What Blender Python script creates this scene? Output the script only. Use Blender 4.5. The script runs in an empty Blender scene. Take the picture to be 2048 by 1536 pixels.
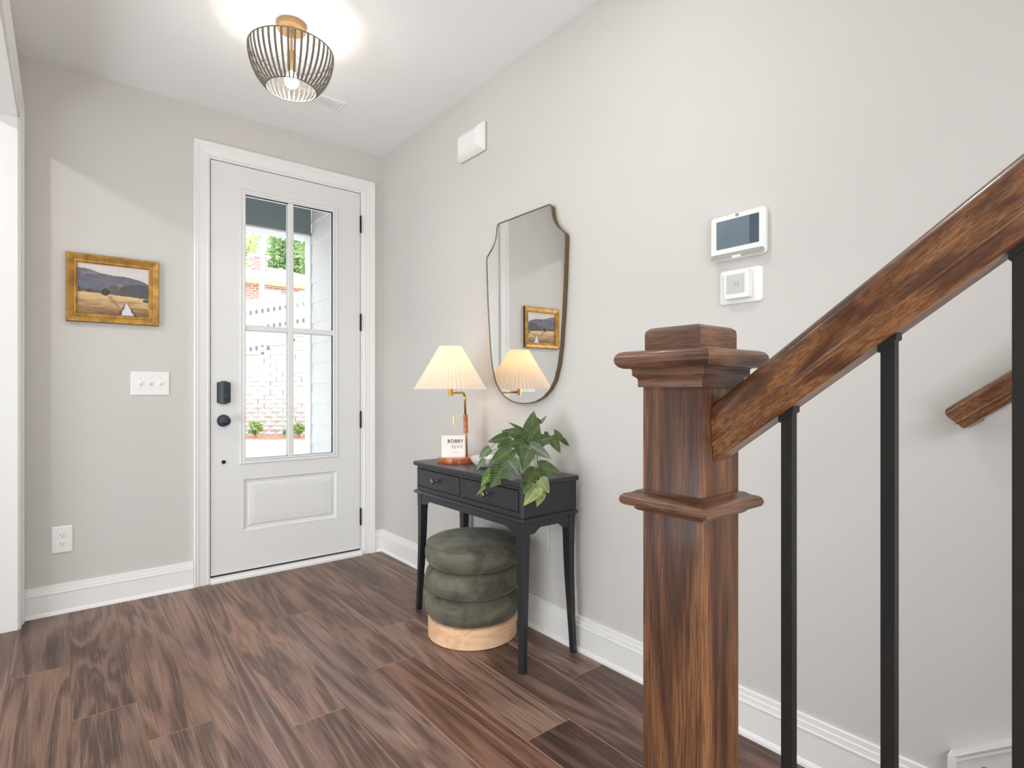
import bpy, bmesh, math, random
from mathutils import Vector, Matrix
random.seed(7)
PI = math.pi
C = bpy.context.scene.collection
S = bpy.context.scene

# ------------------------------------------------------------------ camera, world, lights, exposure
YAW = math.atan(896 / 1116)
SY, CY = math.sin(YAW), math.cos(YAW)
CAM = Vector((-1.735, -3.599, 1.1196))
cd = bpy.data.cameras.new('camera'); cam = bpy.data.objects.new('camera', cd); C.objects.link(cam)
cam.location = CAM; cam.rotation_euler = (PI / 2, 0, -YAW)
cd.sensor_width = 36; cd.lens = 1116 / 2048 * 36; cd.shift_y = 11 / 2048; cd.clip_start = 0.02; cd.clip_end = 300
S.camera = cam
w = bpy.data.worlds.new('sky'); S.world = w; w.use_nodes = True
wn = w.node_tree.nodes; wl = w.node_tree.links
bg = wn['Background']; bg.inputs['Strength'].default_value = 2.6
tc = wn.new('ShaderNodeTexCoord'); sx = wn.new('ShaderNodeSeparateXYZ'); rp = wn.new('ShaderNodeValToRGB')
rp.color_ramp.elements[0].position = 0.0; rp.color_ramp.elements[0].color = (0.93, 0.96, 1, 1)
rp.color_ramp.elements[1].position = 0.9; rp.color_ramp.elements[1].color = (0.62, 0.78, 1, 1)
wl.new(tc.outputs['Generated'], sx.inputs[0]); wl.new(sx.outputs['Z'], rp.inputs[0]); wl.new(rp.outputs[0], bg.inputs['Color'])

def lamp(name, kind, loc, energy, color=(1, 1, 1), aim=None, size=None, size_y=None, **kw):
    d = bpy.data.lights.new(name, kind); d.energy = energy; d.color = color
    o = bpy.data.objects.new(name, d); C.objects.link(o); o.location = loc
    if aim is not None:
        o.rotation_euler = (Vector(aim) - Vector(loc)).to_track_quat('-Z', 'Y').to_euler()
    if kind == 'AREA':
        d.shape = 'RECTANGLE' if size_y else 'DISK'
        d.size = size
        if size_y: d.size_y = size_y
    for k, v in kw.items(): setattr(d, k, v)
    return o
lamp('sun', 'SUN', (5, -5, 20), 2.4, (1, .95, .87), aim=(5 - 10 * .4, -5 + 10 * .6, 20 - 10 * .9), angle=.01)
# unseen fill areas added behind the camera and in the left room, no windows
lamp('rear_fill_light', 'AREA', (-2.6, -8.4, 1.3), 52, (.89, .955, 1), aim=(-1.4, 0, 4.2), size=4.4, size_y=2.2)
lamp('left_fill_light', 'AREA', (-6.3, -1.7, 1.3), 52, (.90, .96, 1), aim=(0, -1.5, 2.0), size=2.2, size_y=1.8)
# low upward fill areas, added unseen to brighten ceiling and walls
lamp('low_rear_fill_light', 'AREA', (-2.6, -5.4, .25), 62, (.91, .965, 1), aim=(-1.5, -2.4, 2.7), size=2.6)
lamp('low_front_fill_light', 'AREA', (-1.55, -4.9, .2), 32, (.91, .965, 1), aim=(-1.4, -.9, 2.7), size=1.2)
lamp('low_left_fill_light', 'AREA', (-3.9, -1.7, .25), 47, (.91, .965, 1), aim=(-.6, -1.3, 2.7), size=1.6)
# overhead fill disk added at the back; can lights in left room and hall
lamp('overhead_fill_light', 'AREA', (-2.6, -6.2, 2.70), 230, (.91, .965, 1), aim=(-2.6, -6.1, 0), size=2.6)
lamp('left_can_light', 'AREA', (-2.72, -1.07, 2.70), 10.5, (1, .985, .965), aim=(-2.3, -.6, 0), size=.10)
lamp('hall_can_light', 'AREA', (-.9, -2.4, 2.735), 7.0, (1, .985, .96), aim=(-.9, -2.4, 0), size=.11)
S.view_settings.view_transform = 'Standard'; S.view_settings.look = 'None'
S.view_settings.gamma = 1; S.view_settings.use_curve_mapping = False
S.view_settings.exposure = 0.04
S.cycles.use_denoising = True
S.cycles.max_bounces = 10; S.cycles.diffuse_bounces = 6; S.cycles.glossy_bounces = 4; S.cycles.transparent_max_bounces = 12
S.cycles.sample_clamp_indirect = 6

# ------------------------------------------------------------------ materials
def lin(c):
    return tuple((v / 255 / 12.92 if v / 255 <= .04045 else ((v / 255 + .055) / 1.055) ** 2.4) for v in c[:3]) + (1,)
def base(name):
    m = bpy.data.materials.new(name); m.use_nodes = True
    return m, m.node_tree.nodes, m.node_tree.links, m.node_tree.nodes['Principled BSDF']
def mat(name, rgb, rough=.5, metal=0, var=.04, vscale=6, bump=0, bscale=200, spec=.5, sheen=0, coat=0, emit=None, estr=0):
    m, n, l, p = base(name)
    p.inputs['Roughness'].default_value = rough; p.inputs['Metallic'].default_value = metal
    p.inputs['Specular IOR Level'].default_value = spec
    p.inputs['Sheen Weight'].default_value = sheen; p.inputs['Coat Weight'].default_value = coat
    t = n.new('ShaderNodeTexCoord'); nz = n.new('ShaderNodeTexNoise'); nz.inputs['Scale'].default_value = vscale; nz.inputs['Detail'].default_value = 3
    r = n.new('ShaderNodeValToRGB'); a = lin(rgb)
    r.color_ramp.elements[0].position = .3; r.color_ramp.elements[1].position = .7
    r.color_ramp.elements[0].color = tuple(x * (1 - var) for x in a[:3]) + (1,)
    r.color_ramp.elements[1].color = tuple(min(1, x * (1 + var)) for x in a[:3]) + (1,)
    l.new(t.outputs['Object'], nz.inputs['Vector']); l.new(nz.outputs['Fac'], r.inputs[0]); l.new(r.outputs[0], p.inputs['Base Color'])
    if bump:
        b = n.new('ShaderNodeTexNoise'); b.inputs['Scale'].default_value = bscale; b.inputs['Detail'].default_value = 2
        bp = n.new('ShaderNodeBump'); bp.inputs['Strength'].default_value = bump; bp.inputs['Distance'].default_value = .002
        l.new(t.outputs['Object'], b.inputs['Vector']); l.new(b.outputs['Fac'], bp.inputs['Height']); l.new(bp.outputs[0], p.inputs['Normal'])
    if emit:
        p.inputs['Emission Color'].default_value = lin(emit); p.inputs['Emission Strength'].default_value = estr
    return m
def wood(name, cols, axis='z', rough=.35, streak=None, sfac=.3, across=9, along=.9, fine=160, tint=False, bump=.15, coat=0, dist=1.2, knots=0, rand=True, pore=(130, 5), thr=(.53, .72), freq=14):
    m, n, l, p = base(name)
    p.inputs['Roughness'].default_value = rough; p.inputs['Coat Weight'].default_value = coat; p.inputs['Coat Roughness'].default_value = .15
    t = n.new('ShaderNodeTexCoord'); oi = n.new('ShaderNodeObjectInfo')
    add = n.new('ShaderNodeVectorMath'); add.operation = 'ADD'
    mul = n.new('ShaderNodeMath'); mul.operation = 'MULTIPLY'; mul.inputs[1].default_value = 37 if rand else 0
    l.new(oi.outputs['Random'], mul.inputs[0]); l.new(t.outputs['Object'], add.inputs[0]); l.new(mul.outputs[0], add.inputs[1])
    def mapped(a, b):
        mp = n.new('ShaderNodeMapping'); sc = {'x': (b, a, a), 'y': (a, b, a), 'z': (a, a, b)}[axis]
        mp.inputs['Scale'].default_value = sc; l.new(add.outputs[0], mp.inputs[0]); return mp
    m1 = mapped(across, along); n1 = n.new('ShaderNodeTexNoise'); n1.inputs['Scale'].default_value = 1; n1.inputs['Detail'].default_value = 5; n1.inputs['Distortion'].default_value = dist
    l.new(m1.outputs[0], n1.inputs['Vector'])
    wv = n.new('ShaderNodeMath'); wv.operation = 'MULTIPLY'; wv.inputs[1].default_value = freq
    sn = n.new('ShaderNodeMath'); sn.operation = 'SINE'
    l.new(n1.outputs['Fac'], wv.inputs[0]); l.new(wv.outputs[0], sn.inputs[0])
    mr = n.new('ShaderNodeMapRange'); mr.inputs[1].default_value = -1; mr.inputs[2].default_value = 1
    l.new(sn.outputs[0], mr.inputs[0])
    m2 = mapped(fine, fine * .035); n2 = n.new('ShaderNodeTexNoise'); n2.inputs['Scale'].default_value = 1; n2.inputs['Detail'].default_value = 3
    l.new(m2.outputs[0], n2.inputs['Vector'])
    mx = n.new('ShaderNodeMix'); mx.inputs[0].default_value = .42
    l.new(mr.outputs[0], mx.inputs[2]); l.new(n2.outputs['Fac'], mx.inputs[3])
    r = n.new('ShaderNodeValToRGB')
    for i, c in enumerate(cols):
        e = r.color_ramp.elements[i] if i < 2 else r.color_ramp.elements.new(1)
    for i, c in enumerate(cols):
        e = r.color_ramp.elements[i]; e.position = .2 + .6 * i / (len(cols) - 1)
    for i, c in enumerate(cols): r.color_ramp.elements[i].color = lin(c)
    l.new(mx.outputs[0], r.inputs[0]); out = r.outputs[0]
    if streak:
        m3 = mapped(*pore); n3 = n.new('ShaderNodeTexNoise'); n3.inputs['Scale'].default_value = 1; n3.inputs['Detail'].default_value = 4; n3.inputs['Distortion'].default_value = .6
        l.new(m3.outputs[0], n3.inputs['Vector'])
        r3 = n.new('ShaderNodeValToRGB'); r3.color_ramp.elements[0].position = thr[0]; r3.color_ramp.elements[1].position = thr[1]
        r3.color_ramp.elements[0].color = (0, 0, 0, 1); r3.color_ramp.elements[1].color = (sfac, sfac, sfac, 1)
        l.new(n3.outputs['Fac'], r3.inputs[0])
        ms = n.new('ShaderNodeMix'); ms.data_type = 'RGBA'; ms.inputs[7].default_value = lin(streak)
        l.new(r3.outputs[0], ms.inputs[0]); l.new(out, ms.inputs[6]); out = ms.outputs[2]
    if knots:
        m4 = mapped(6, 2.2); n4 = n.new('ShaderNodeTexNoise'); n4.inputs['Scale'].default_value = 1.0; n4.inputs['Detail'].default_value = 3
        l.new(m4.outputs[0], n4.inputs['Vector'])
        r4 = n.new('ShaderNodeValToRGB'); r4.color_ramp.elements[0].position = .32; r4.color_ramp.elements[1].position = .56
        k = 1 - knots; r4.color_ramp.elements[0].color = (k, k * .95, k * .95, 1); r4.color_ramp.elements[1].color = (1, 1, 1, 1)
        l.new(n4.outputs['Fac'], r4.inputs[0])
        mk = n.new('ShaderNodeMix'); mk.data_type = 'RGBA'; mk.blend_type = 'MULTIPLY'; mk.inputs[0].default_value = 1
        l.new(out, mk.inputs[6]); l.new(r4.outputs[0], mk.inputs[7]); out = mk.outputs[2]
    if tint:
        mt = n.new('ShaderNodeMix'); mt.data_type = 'RGBA'; mt.blend_type = 'MULTIPLY'; mt.inputs[0].default_value = 1
        l.new(out, mt.inputs[6]); l.new(oi.outputs['Color'], mt.inputs[7]); out = mt.outputs[2]
    l.new(out, p.inputs['Base Color'])
    if bump:
        bp = n.new('ShaderNodeBump'); bp.inputs['Strength'].default_value = bump; bp.inputs['Distance'].default_value = .001
        l.new(n2.outputs['Fac'], bp.inputs['Height']); l.new(bp.outputs[0], p.inputs['Normal'])
    return m
M = {}
M['wall'] = mat('greige_wall_paint', (209, 206, 202), .85, var=.008, vscale=.8, bump=.04, bscale=350, spec=.25)
M['ceil'] = mat('ceiling_paint', (241, 241, 240), .9, var=.006, vscale=.8, spec=.2)
M['trim'] = mat('white_trim_paint', (238, 237, 235), .38, var=.006, vscale=2)
M['door'] = mat('white_door_paint', (228, 228, 226), .42, var=.006, vscale=2)
M['plastic'] = mat('white_plastic', (240, 239, 236), .35, var=.005)
M['gap'] = mat('dark_weatherstrip', (50, 46, 43), .8)
M['black'] = mat('oil_rubbed_bronze', (62, 68, 76), .36, metal=.6, var=.12, vscale=40)
M['blackiron'] = mat('satin_black_iron', (34, 33, 32), .45, metal=.35, var=.08, vscale=30)
M['brass'] = mat('brushed_brass', (212, 168, 96), .28, metal=1, var=.06, vscale=30)
M['brassmatte'] = mat('satin_brass_paint', (196, 160, 110), .4, metal=.5, var=.05)
M['bronze'] = mat('antique_bronze', (128, 110, 86), .35, metal=.9, var=.08, vscale=20)
M['nickel'] = mat('aged_nickel', (150, 142, 134), .3, metal=1, var=.15, vscale=60)
M['stain'] = wood('stained_oak_vertical', [(66, 40, 27), (90, 57, 38), (108, 70, 46), (134, 90, 58)], 'z', .36, streak=(44, 26, 17), sfac=.8, across=9, along=.8, fine=300, coat=.2, rand=False, pore=(620, 12), thr=(.47, .62))
M['stain_x'] = wood('stained_oak_across', [(70, 46, 34), (92, 62, 46), (108, 75, 56), (124, 86, 62)], 'x', .36, streak=(52, 34, 25), sfac=.7, across=12, along=1.4, fine=300, coat=.2, rand=False, pore=(620, 20), thr=(.47, .62))
M['stain_d'] = wood('stained_oak_depthwise', [(70, 46, 34), (92, 62, 46), (108, 75, 56), (124, 86, 62)], 'y', .36, streak=(52, 34, 25), sfac=.7, across=12, along=1.4, fine=300, coat=.2, rand=False, pore=(620, 20), thr=(.47, .62))
M['stain_y'] = wood('stained_oak_lengthwise', [(74, 42, 22), (98, 59, 31), (114, 72, 40), (132, 88, 52)], 'y', .34, streak=(58, 32, 17), sfac=.75, across=26, along=6.0, fine=240, coat=.3, rand=False, pore=(420, 75), thr=(.42, .64))
M['plank'] = wood('floor_plank_oak', [(86, 62, 52), (108, 80, 67), (122, 93, 79), (140, 109, 93)], 'y', .4, streak=(196, 172, 154), sfac=.42, across=4.5, along=.45, fine=420, tint=True, bump=.2, knots=.3, dist=2.8, pore=(360, 3.2), thr=(.53, .72), freq=26)
M['plankedge'] = mat('worn_plank_edge', (176, 146, 124), .6, var=.1, vscale=30)
M['subfloor'] = mat('subfloor', (96, 72, 60), .8)
M['console'] = mat('charcoal_lacquer', (40, 42, 45), .3, var=.08, vscale=25, bump=.06, bscale=250)
M['pine'] = wood('pale_birch', [(222, 174, 132), (230, 186, 146), (238, 198, 162)], 'x', .45, across=18, along=2, fine=120, bump=.03, rand=False)
M['cherry'] = wood('orange_cherry', [(150, 76, 34), (176, 92, 44), (196, 108, 56)], 'y', .3, across=25, along=4, fine=160, bump=.03, coat=.3, rand=False)
M['gold'] = mat('gilded_frame', (182, 138, 70), .42, metal=.6, var=.35, vscale=28, bump=.2, bscale=60)
M['golddark'] = mat('gilded_frame_edge', (112, 76, 36), .5, metal=.4, var=.3, vscale=30)
M['white_ceramic'] = mat('white_glaze', (236, 233, 228), .22, var=.01)
M['soil'] = mat('dark_soil', (52, 42, 34), .95, var=.3, vscale=80, bump=.6, bscale=120)
M['stem'] = mat('plant_stem', (98, 108, 56), .5, var=.15)
M['screen'] = mat('slate_blue_screen', (98, 112, 122), .16, var=.12, vscale=18, emit=(96, 112, 124), estr=.25)
M['screen_dark'] = mat('dark_screen_column', (70, 82, 92), .16, var=.08, emit=(66, 80, 92), estr=.2)
M['lcd'] = mat('pale_lcd', (200, 204, 200), .2, var=.03)
M['grille'] = mat('speaker_cloth', (168, 165, 160), .9, var=.12, vscale=300)
M['led'] = mat('status_led', (150, 240, 190), .4, emit=(150, 240, 190), estr=.9)
M['ink'] = mat('dark_ink', (60, 62, 66), .7, var=.02)
M['inklight'] = mat('grey_ink', (150, 152, 156), .7, var=.02)
M['card'] = mat('frosted_card', (238, 233, 229), .25, var=.008)
M['bulb'] = mat('glowing_bulb', (255, 240, 220), .4, emit=(255, 246, 238), estr=165)
M['lampbulb'] = mat('warm_glowing_bulb', (255, 220, 170), .4, emit=(255, 204, 130), estr=15)
M['ribgrey'] = mat('woven_grey_cord', (112, 106, 98), .7, var=.1, vscale=60)
M['ext_dark'] = mat('dark_porch_paint', (122, 132, 134), .7, var=.03)
M['siding'] = mat('greige_siding', (226, 221, 216), .7, var=.02)
M['ext_white'] = mat('exterior_white_trim', (226, 224, 220), .6, var=.02)
M['block'] = mat('split_face_block', (222, 214, 208), .95, var=.12, vscale=5, bump=1, bscale=22)
M['cap'] = mat('cap_stone', (226, 216, 206), .95, var=.06, vscale=8)
M['fence'] = mat('weathered_fence', (206, 203, 200), .9, var=.05, vscale=3)
M['fencedark'] = mat('fence_gap', (128, 126, 124), .9, var=.1)
M['roof'] = mat('pale_shingle', (206, 202, 204), .9, var=.12, vscale=7)
M['gutter'] = mat('tan_gutter', (222, 178, 138), .6, var=.03)
M['pole'] = mat('weathered_pole', (206, 192, 180), .95, var=.1)
M['conc'] = mat('pale_concrete', (226, 218, 208), .9, var=.05, vscale=2)
M['mulch'] = mat('red_mulch', (188, 140, 112), .95, var=.25, vscale=12)
M['bark'] = mat('tree_bark', (120, 105, 90), .95, var=.2)
def leafy(name, a, b, tr=.35):
    m, n, l, p = base(name)
    oi = n.new('ShaderNodeTexCoord'); nz = n.new('ShaderNodeTexNoise'); nz.inputs['Scale'].default_value = .9; r = n.new('ShaderNodeValToRGB')
    r.color_ramp.elements[0].color = lin(a); r.color_ramp.elements[1].color = lin(b); r.color_ramp.elements[0].position = .35; r.color_ramp.elements[1].position = .65
    l.new(oi.outputs['Object'], nz.inputs['Vector']); l.new(nz.outputs['Fac'], r.inputs[0]); l.new(r.outputs[0], p.inputs['Base Color'])
    tl = n.new('ShaderNodeBsdfTranslucent'); l.new(r.outputs[0], tl.inputs[0]); mx = n.new('ShaderNodeMixShader'); mx.inputs[0].default_value = tr
    p.inputs['Roughness'].default_value = .5
    l.new(p.outputs[0], mx.inputs[1]); l.new(tl.outputs[0], mx.inputs[2]); l.new(mx.outputs[0], n['Material Output'].inputs[0]); return m
M['tree_a'] = leafy('tree_leaves_yellowgreen', (196, 206, 130), (236, 232, 176)); M['tree_b'] = leafy('tree_leaves_green', (150, 184, 122), (206, 222, 164)); M['bush'] = leafy('shrub_leaves', (150, 176, 110), (208, 216, 150))
def leafmat(name, dark, mid, vein):
    m, n, l, p = base(name)
    uv = n.new('ShaderNodeUVMap'); s = n.new('ShaderNodeSeparateXYZ'); l.new(uv.outputs[0], s.inputs[0])
    # side veins: stripes slanting off the midrib; midrib: narrow light band
    a = n.new('ShaderNodeMath'); a.operation = 'ABSOLUTE'; l.new(s.outputs['X'], a.inputs[0])
    k = n.new('ShaderNodeMath'); k.operation = 'MULTIPLY_ADD'; k.inputs[1].default_value = -.55; l.new(a.outputs[0], k.inputs[0]); l.new(s.outputs['Y'], k.inputs[2])
    w1 = n.new('ShaderNodeMath'); w1.operation = 'MULTIPLY'; w1.inputs[1].default_value = 44; l.new(k.outputs[0], w1.inputs[0])
    sn = n.new('ShaderNodeMath'); sn.operation = 'SINE'; l.new(w1.outputs[0], sn.inputs[0])
    nz = n.new('ShaderNodeTexNoise'); nz.inputs['Scale'].default_value = 30; t = n.new('ShaderNodeTexCoord'); l.new(t.outputs['Object'], nz.inputs['Vector'])
    ad = n.new('ShaderNodeMath'); ad.operation = 'MULTIPLY_ADD'; ad.inputs[1].default_value = .08; l.new(sn.outputs[0], ad.inputs[0]); l.new(nz.outputs['Fac'], ad.inputs[2])
    r = n.new('ShaderNodeValToRGB'); r.color_ramp.elements[0].position = .25; r.color_ramp.elements[1].position = .8
    r.color_ramp.elements[0].color = lin(dark); r.color_ramp.elements[1].color = lin(mid); l.new(ad.outputs[0], r.inputs[0])
    lt = n.new('ShaderNodeMapRange'); lt.inputs[1].default_value = .03; lt.inputs[2].default_value = .09; lt.inputs[3].default_value = .7; lt.inputs[4].default_value = 0; l.new(a.outputs[0], lt.inputs[0])
    mx = n.new('ShaderNodeMix'); mx.data_type = 'RGBA'; mx.inputs[7].default_value = lin(vein); l.new(lt.outputs[0], mx.inputs[0]); l.new(r.outputs[0], mx.inputs[6])
    l.new(mx.outputs[2], p.inputs['Base Color']); p.inputs['Roughness'].default_value = .42
    bp = n.new('ShaderNodeBump'); bp.inputs['Strength'].default_value = .35; bp.inputs['Distance'].default_value = .002; l.new(sn.outputs[0], bp.inputs['Height']); l.new(bp.outputs[0], p.inputs['Normal'])
    tl = n.new('ShaderNodeBsdfTranslucent'); l.new(mx.outputs[2], tl.inputs[0]); ms = n.new('ShaderNodeMixShader'); ms.inputs[0].default_value = .22
    l.new(p.outputs[0], ms.inputs[1]); l.new(tl.outputs[0], ms.inputs[2]); l.new(ms.outputs[0], n['Material Output'].inputs[0]); return m
M['leaf0'] = leafmat('dark_leaf', (54, 74, 30), (88, 110, 54), (98, 122, 66))
M['leaf1'] = leafmat('greyish_leaf', (84, 102, 76), (124, 140, 112), (150, 164, 136))
M['leaf2'] = leafmat('bright_leaf', (74, 108, 30), (116, 150, 58), (140, 170, 90))
M['leaf3'] = leafmat('pale_leaf', (128, 146, 92), (168, 182, 128), (196, 200, 110))
def velvet():
    m, n, l, p = base('olive_velvet')
    t = n.new('ShaderNodeTexCoord'); nz = n.new('ShaderNodeTexNoise'); nz.inputs['Scale'].default_value = 7; nz.inputs['Detail'].default_value = 4; nz.inputs['Distortion'].default_value = 1.2
    mp = n.new('ShaderNodeMapping'); mp.inputs['Scale'].default_value = (1, 1, 1.4); l.new(t.outputs['Object'], mp.inputs[0]); l.new(mp.outputs[0], nz.inputs['Vector'])
    r = n.new('ShaderNodeValToRGB'); r.color_ramp.elements[0].position = .34; r.color_ramp.elements[1].position = .66
    r.color_ramp.elements[0].color = lin((76, 74, 63)); r.color_ramp.elements[1].color = lin((112, 108, 95))
    l.new(nz.outputs['Fac'], r.inputs[0]); l.new(r.outputs[0], p.inputs['Base Color'])
    p.inputs['Roughness'].default_value = .85; p.inputs['Specular IOR Level'].default_value = .15
    p.inputs['Sheen Weight'].default_value = .35; p.inputs['Sheen Roughness'].default_value = .4; p.inputs['Sheen Tint'].default_value = lin((200, 206, 198)); return m
M['velvet'] = velvet()
def glassmat():
    m, n, l, p = base('clear_glass'); n.remove(p)
    tr = n.new('ShaderNodeBsdfTransparent'); tr.inputs[0].default_value = (.97, .985, .98, 1); gl = n.new('ShaderNodeBsdfGlossy'); gl.inputs['Roughness'].default_value = .02
    lw = n.new('ShaderNodeFresnel'); lw.inputs[0].default_value = 1.4; mx = n.new('ShaderNodeMixShader')
    l.new(lw.outputs[0], mx.inputs[0]); l.new(tr.outputs[0], mx.inputs[1]); l.new(gl.outputs[0], mx.inputs[2]); l.new(mx.outputs[0], n['Material Output'].inputs[0]); return m
M['glass'] = glassmat()
m, n, l, p = base('mirror_silver'); p.inputs['Metallic'].default_value = 1; p.inputs['Roughness'].default_value = .005; p.inputs['Base Color'].default_value = (.9, .905, .9, 1); M['mirror'] = m
def shademat():
    m, n, l, p = base('pleated_shade_paper'); n.remove(p)
    d = n.new('ShaderNodeBsdfDiffuse'); t = n.new('ShaderNodeBsdfTranslucent'); d.inputs[0].default_value = lin((246, 238, 228)); t.inputs[0].default_value = lin((250, 236, 214))
    mx = n.new('ShaderNodeMixShader'); mx.inputs[0].default_value = .45; l.new(d.outputs[0], mx.inputs[1]); l.new(t.outputs[0], mx.inputs[2]); l.new(mx.outputs[0], n['Material Output'].inputs[0]); return m
M['shade'] = shademat()
def brickmat():
    m, n, l, p = base('far_brickwork'); b = n.new('ShaderNodeTexBrick'); t = n.new('ShaderNodeTexCoord'); mp = n.new('ShaderNodeMapping')
    mp.inputs['Rotation'].default_value = (PI / 2, 0, 0); l.new(t.outputs['Object'], mp.inputs[0]); l.new(mp.outputs[0], b.inputs['Vector'])
    b.inputs['Color1'].default_value = lin((206, 150, 128)); b.inputs['Color2'].default_value = lin((190, 132, 112)); b.inputs['Mortar'].default_value = lin((232, 222, 212))
    b.inputs['Scale'].default_value = 1; b.inputs['Brick Width'].default_value = .42; b.inputs['Row Height'].default_value = .15; b.inputs['Mortar Size'].default_value = .025
    l.new(b.outputs[0], p.inputs['Base Color']); p.inputs['Roughness'].default_value = .9; return m
M['brick'] = brickmat()
m, n, l, p = base('painted_canvas'); at = n.new('ShaderNodeAttribute'); at.attribute_name = 'paint'; l.new(at.outputs['Color'], p.inputs['Base Color']); p.inputs['Roughness'].default_value = .6
nz = n.new('ShaderNodeTexNoise'); nz.inputs['Scale'].default_value = 260; bp = n.new('ShaderNodeBump'); bp.inputs['Strength'].default_value = .15; l.new(nz.outputs['Fac'], bp.inputs['Height']); l.new(bp.outputs[0], p.inputs['Normal']); M['paint'] = m

# ------------------------------------------------------------------ helpers
ROOT = {}
def obj(name, bm, m, parent=None, smooth=False, rot=None, loc=None):
    """link a bmesh (world coordinates) as one mesh object, shifted to its parent's origin"""
    me = bpy.data.meshes.new(name)
    o = bpy.data.objects.new(name, me); C.objects.link(o)
    off = Vector((0, 0, 0))
    q = parent
    while q is not None:
        off += q.location; q = q.parent
    if loc is None and parent is not None: bmesh.ops.translate(bm, verts=bm.verts, vec=-off)
    bm.normal_update()
    if smooth:
        for f in bm.faces: f.smooth = True
    bm.to_mesh(me); bm.free()
    for x in (m if isinstance(m, (list, tuple)) else [m]): me.materials.append(x)
    if smooth and smooth != True:
        me.set_sharp_from_angle(angle=smooth)
    if parent is not None: o.parent = parent
    if loc is not None: o.location = Vector(loc) - off
    if rot is not None: o.rotation_euler = rot
    return o
def thing(name, label, cat, loc=(0, 0, 0), group=None):
    o = bpy.data.objects.new(name, None); C.objects.link(o); o.location = loc; o.empty_display_size = .1
    o['label'] = label; o['category'] = cat
    if group: o['group'] = group
    return o
def tag(o, label, cat, group=None):
    o['label'] = label; o['category'] = cat
    if group: o['group'] = group
    return o
def struct(o, label=None, cat=None):
    o['kind'] = 'structure'
    if label: o['label'] = label
    if cat: o['category'] = cat
    return o
def BM(): return bmesh.new()
def box(bm, x0, x1, y0, y1, z0, z1, bev=0, seg=1, mi=0):
    vs = [bm.verts.new((x, y, z)) for x in (x0, x1) for y in (y0, y1) for z in (z0, z1)]
    F = [(0, 1, 3, 2), (4, 6, 7, 5), (0, 4, 5, 1), (2, 3, 7, 6), (0, 2, 6, 4), (1, 5, 7, 3)]
    fs = [bm.faces.new([vs[i] for i in f]) for f in F]
    for f in fs: f.material_index = mi
    if bev:
        es = list({e for f in fs for e in f.edges})
        bmesh.ops.bevel(bm, geom=es, offset=bev, segments=seg, affect='EDGES', profile=.5)
    return vs
def bx(name, m, parent, *a, smooth=False, **k):
    bm = BM(); box(bm, *a, **k); return obj(name, bm, m, parent, smooth=smooth)
def prism(bm, prof, fn, a, b, cap=True):
    """extrude a closed 2-D profile: fn(p, q, t) -> xyz"""
    A = [bm.verts.new(fn(p, q, a)) for p, q in prof]; B = [bm.verts.new(fn(p, q, b)) for p, q in prof]
    n = len(prof)
    for i in range(n):
        bm.faces.new((A[i], A[(i + 1) % n], B[(i + 1) % n], B[i]))
    if cap:
        bm.faces.new(list(reversed(A))); bm.faces.new(B)
    bmesh.ops.recalc_face_normals(bm, faces=bm.faces)
def rings(bm, R, closed=True, cap0=False, cap1=False):
    V = [[bm.verts.new(p) for p in r] for r in R]; n = len(V[0])
    for a, b in zip(V, V[1:]):
        for i in range(n if closed else n - 1):
            bm.faces.new((a[i], a[(i + 1) % n], b[(i + 1) % n], b[i]))
    if cap0: bm.faces.new(list(reversed(V[0])))
    if cap1: bm.faces.new(V[-1])
    bmesh.ops.recalc_face_normals(bm, faces=bm.faces)
    return V
def lathe(bm, prof, c, n=32, axis='z', cap0=True, cap1=True):
    R = []
    for r, h in prof:
        ring = []
        for k in range(n):
            a = 2 * PI * k / n; u, v = r * math.cos(a), r * math.sin(a)
            ring.append({'z': (c[0] + u, c[1] + v, c[2] + h), 'y': (c[0] + u, c[1] + h, c[2] + v), 'x': (c[0] + h, c[1] + u, c[2] + v)}[axis])
        R.append(ring)
    rings(bm, R, True, cap0, cap1)
def tube(bm, pts, r, n=8, cap=True):
    P = [Vector(p) for p in pts]; R = []
    rad = r if isinstance(r, (list, tuple)) else [r] * len(P)
    up = None
    for i, p in enumerate(P):
        d = (P[min(i + 1, len(P) - 1)] - P[max(i - 1, 0)]).normalized()
        if up is None:
            up = d.orthogonal().normalized()
        else:
            up = (up - d * up.dot(d)).normalized()
        s = d.cross(up)
        R.append([p + rad[i] * (math.cos(2 * PI * k / n) * up + math.sin(2 * PI * k / n) * s) for k in range(n)])
    rings(bm, R, True, cap, cap)
def mitre(bm, rect, prof, fn, sides=4):
    """moulding profile [(outward offset, height)...] swept round a rectangle (4 sides) or an open-bottomed one (3)"""
    a0, a1, b0, b1 = rect; R = []
    for d, h in prof:
        if sides == 4: q = [(a0 - d, b0 - d), (a1 + d, b0 - d), (a1 + d, b1 + d), (a0 - d, b1 + d)]
        else: q = [(a0 - d, b0), (a0 - d, b1 + d), (a1 + d, b1 + d), (a1 + d, b0)]
        R.append([fn(a, b, h) for a, b in q])
    rings(bm, R, sides == 4)
front = lambda a, b, h: (a, -h, b)        # on the door wall: a = x, b = z, h = towards the room
right = lambda a, b, h: (-h, a, b)        # on the long wall: a = y, b = z
left = lambda a, b, h: (-1.905 + h, a, b)
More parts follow.
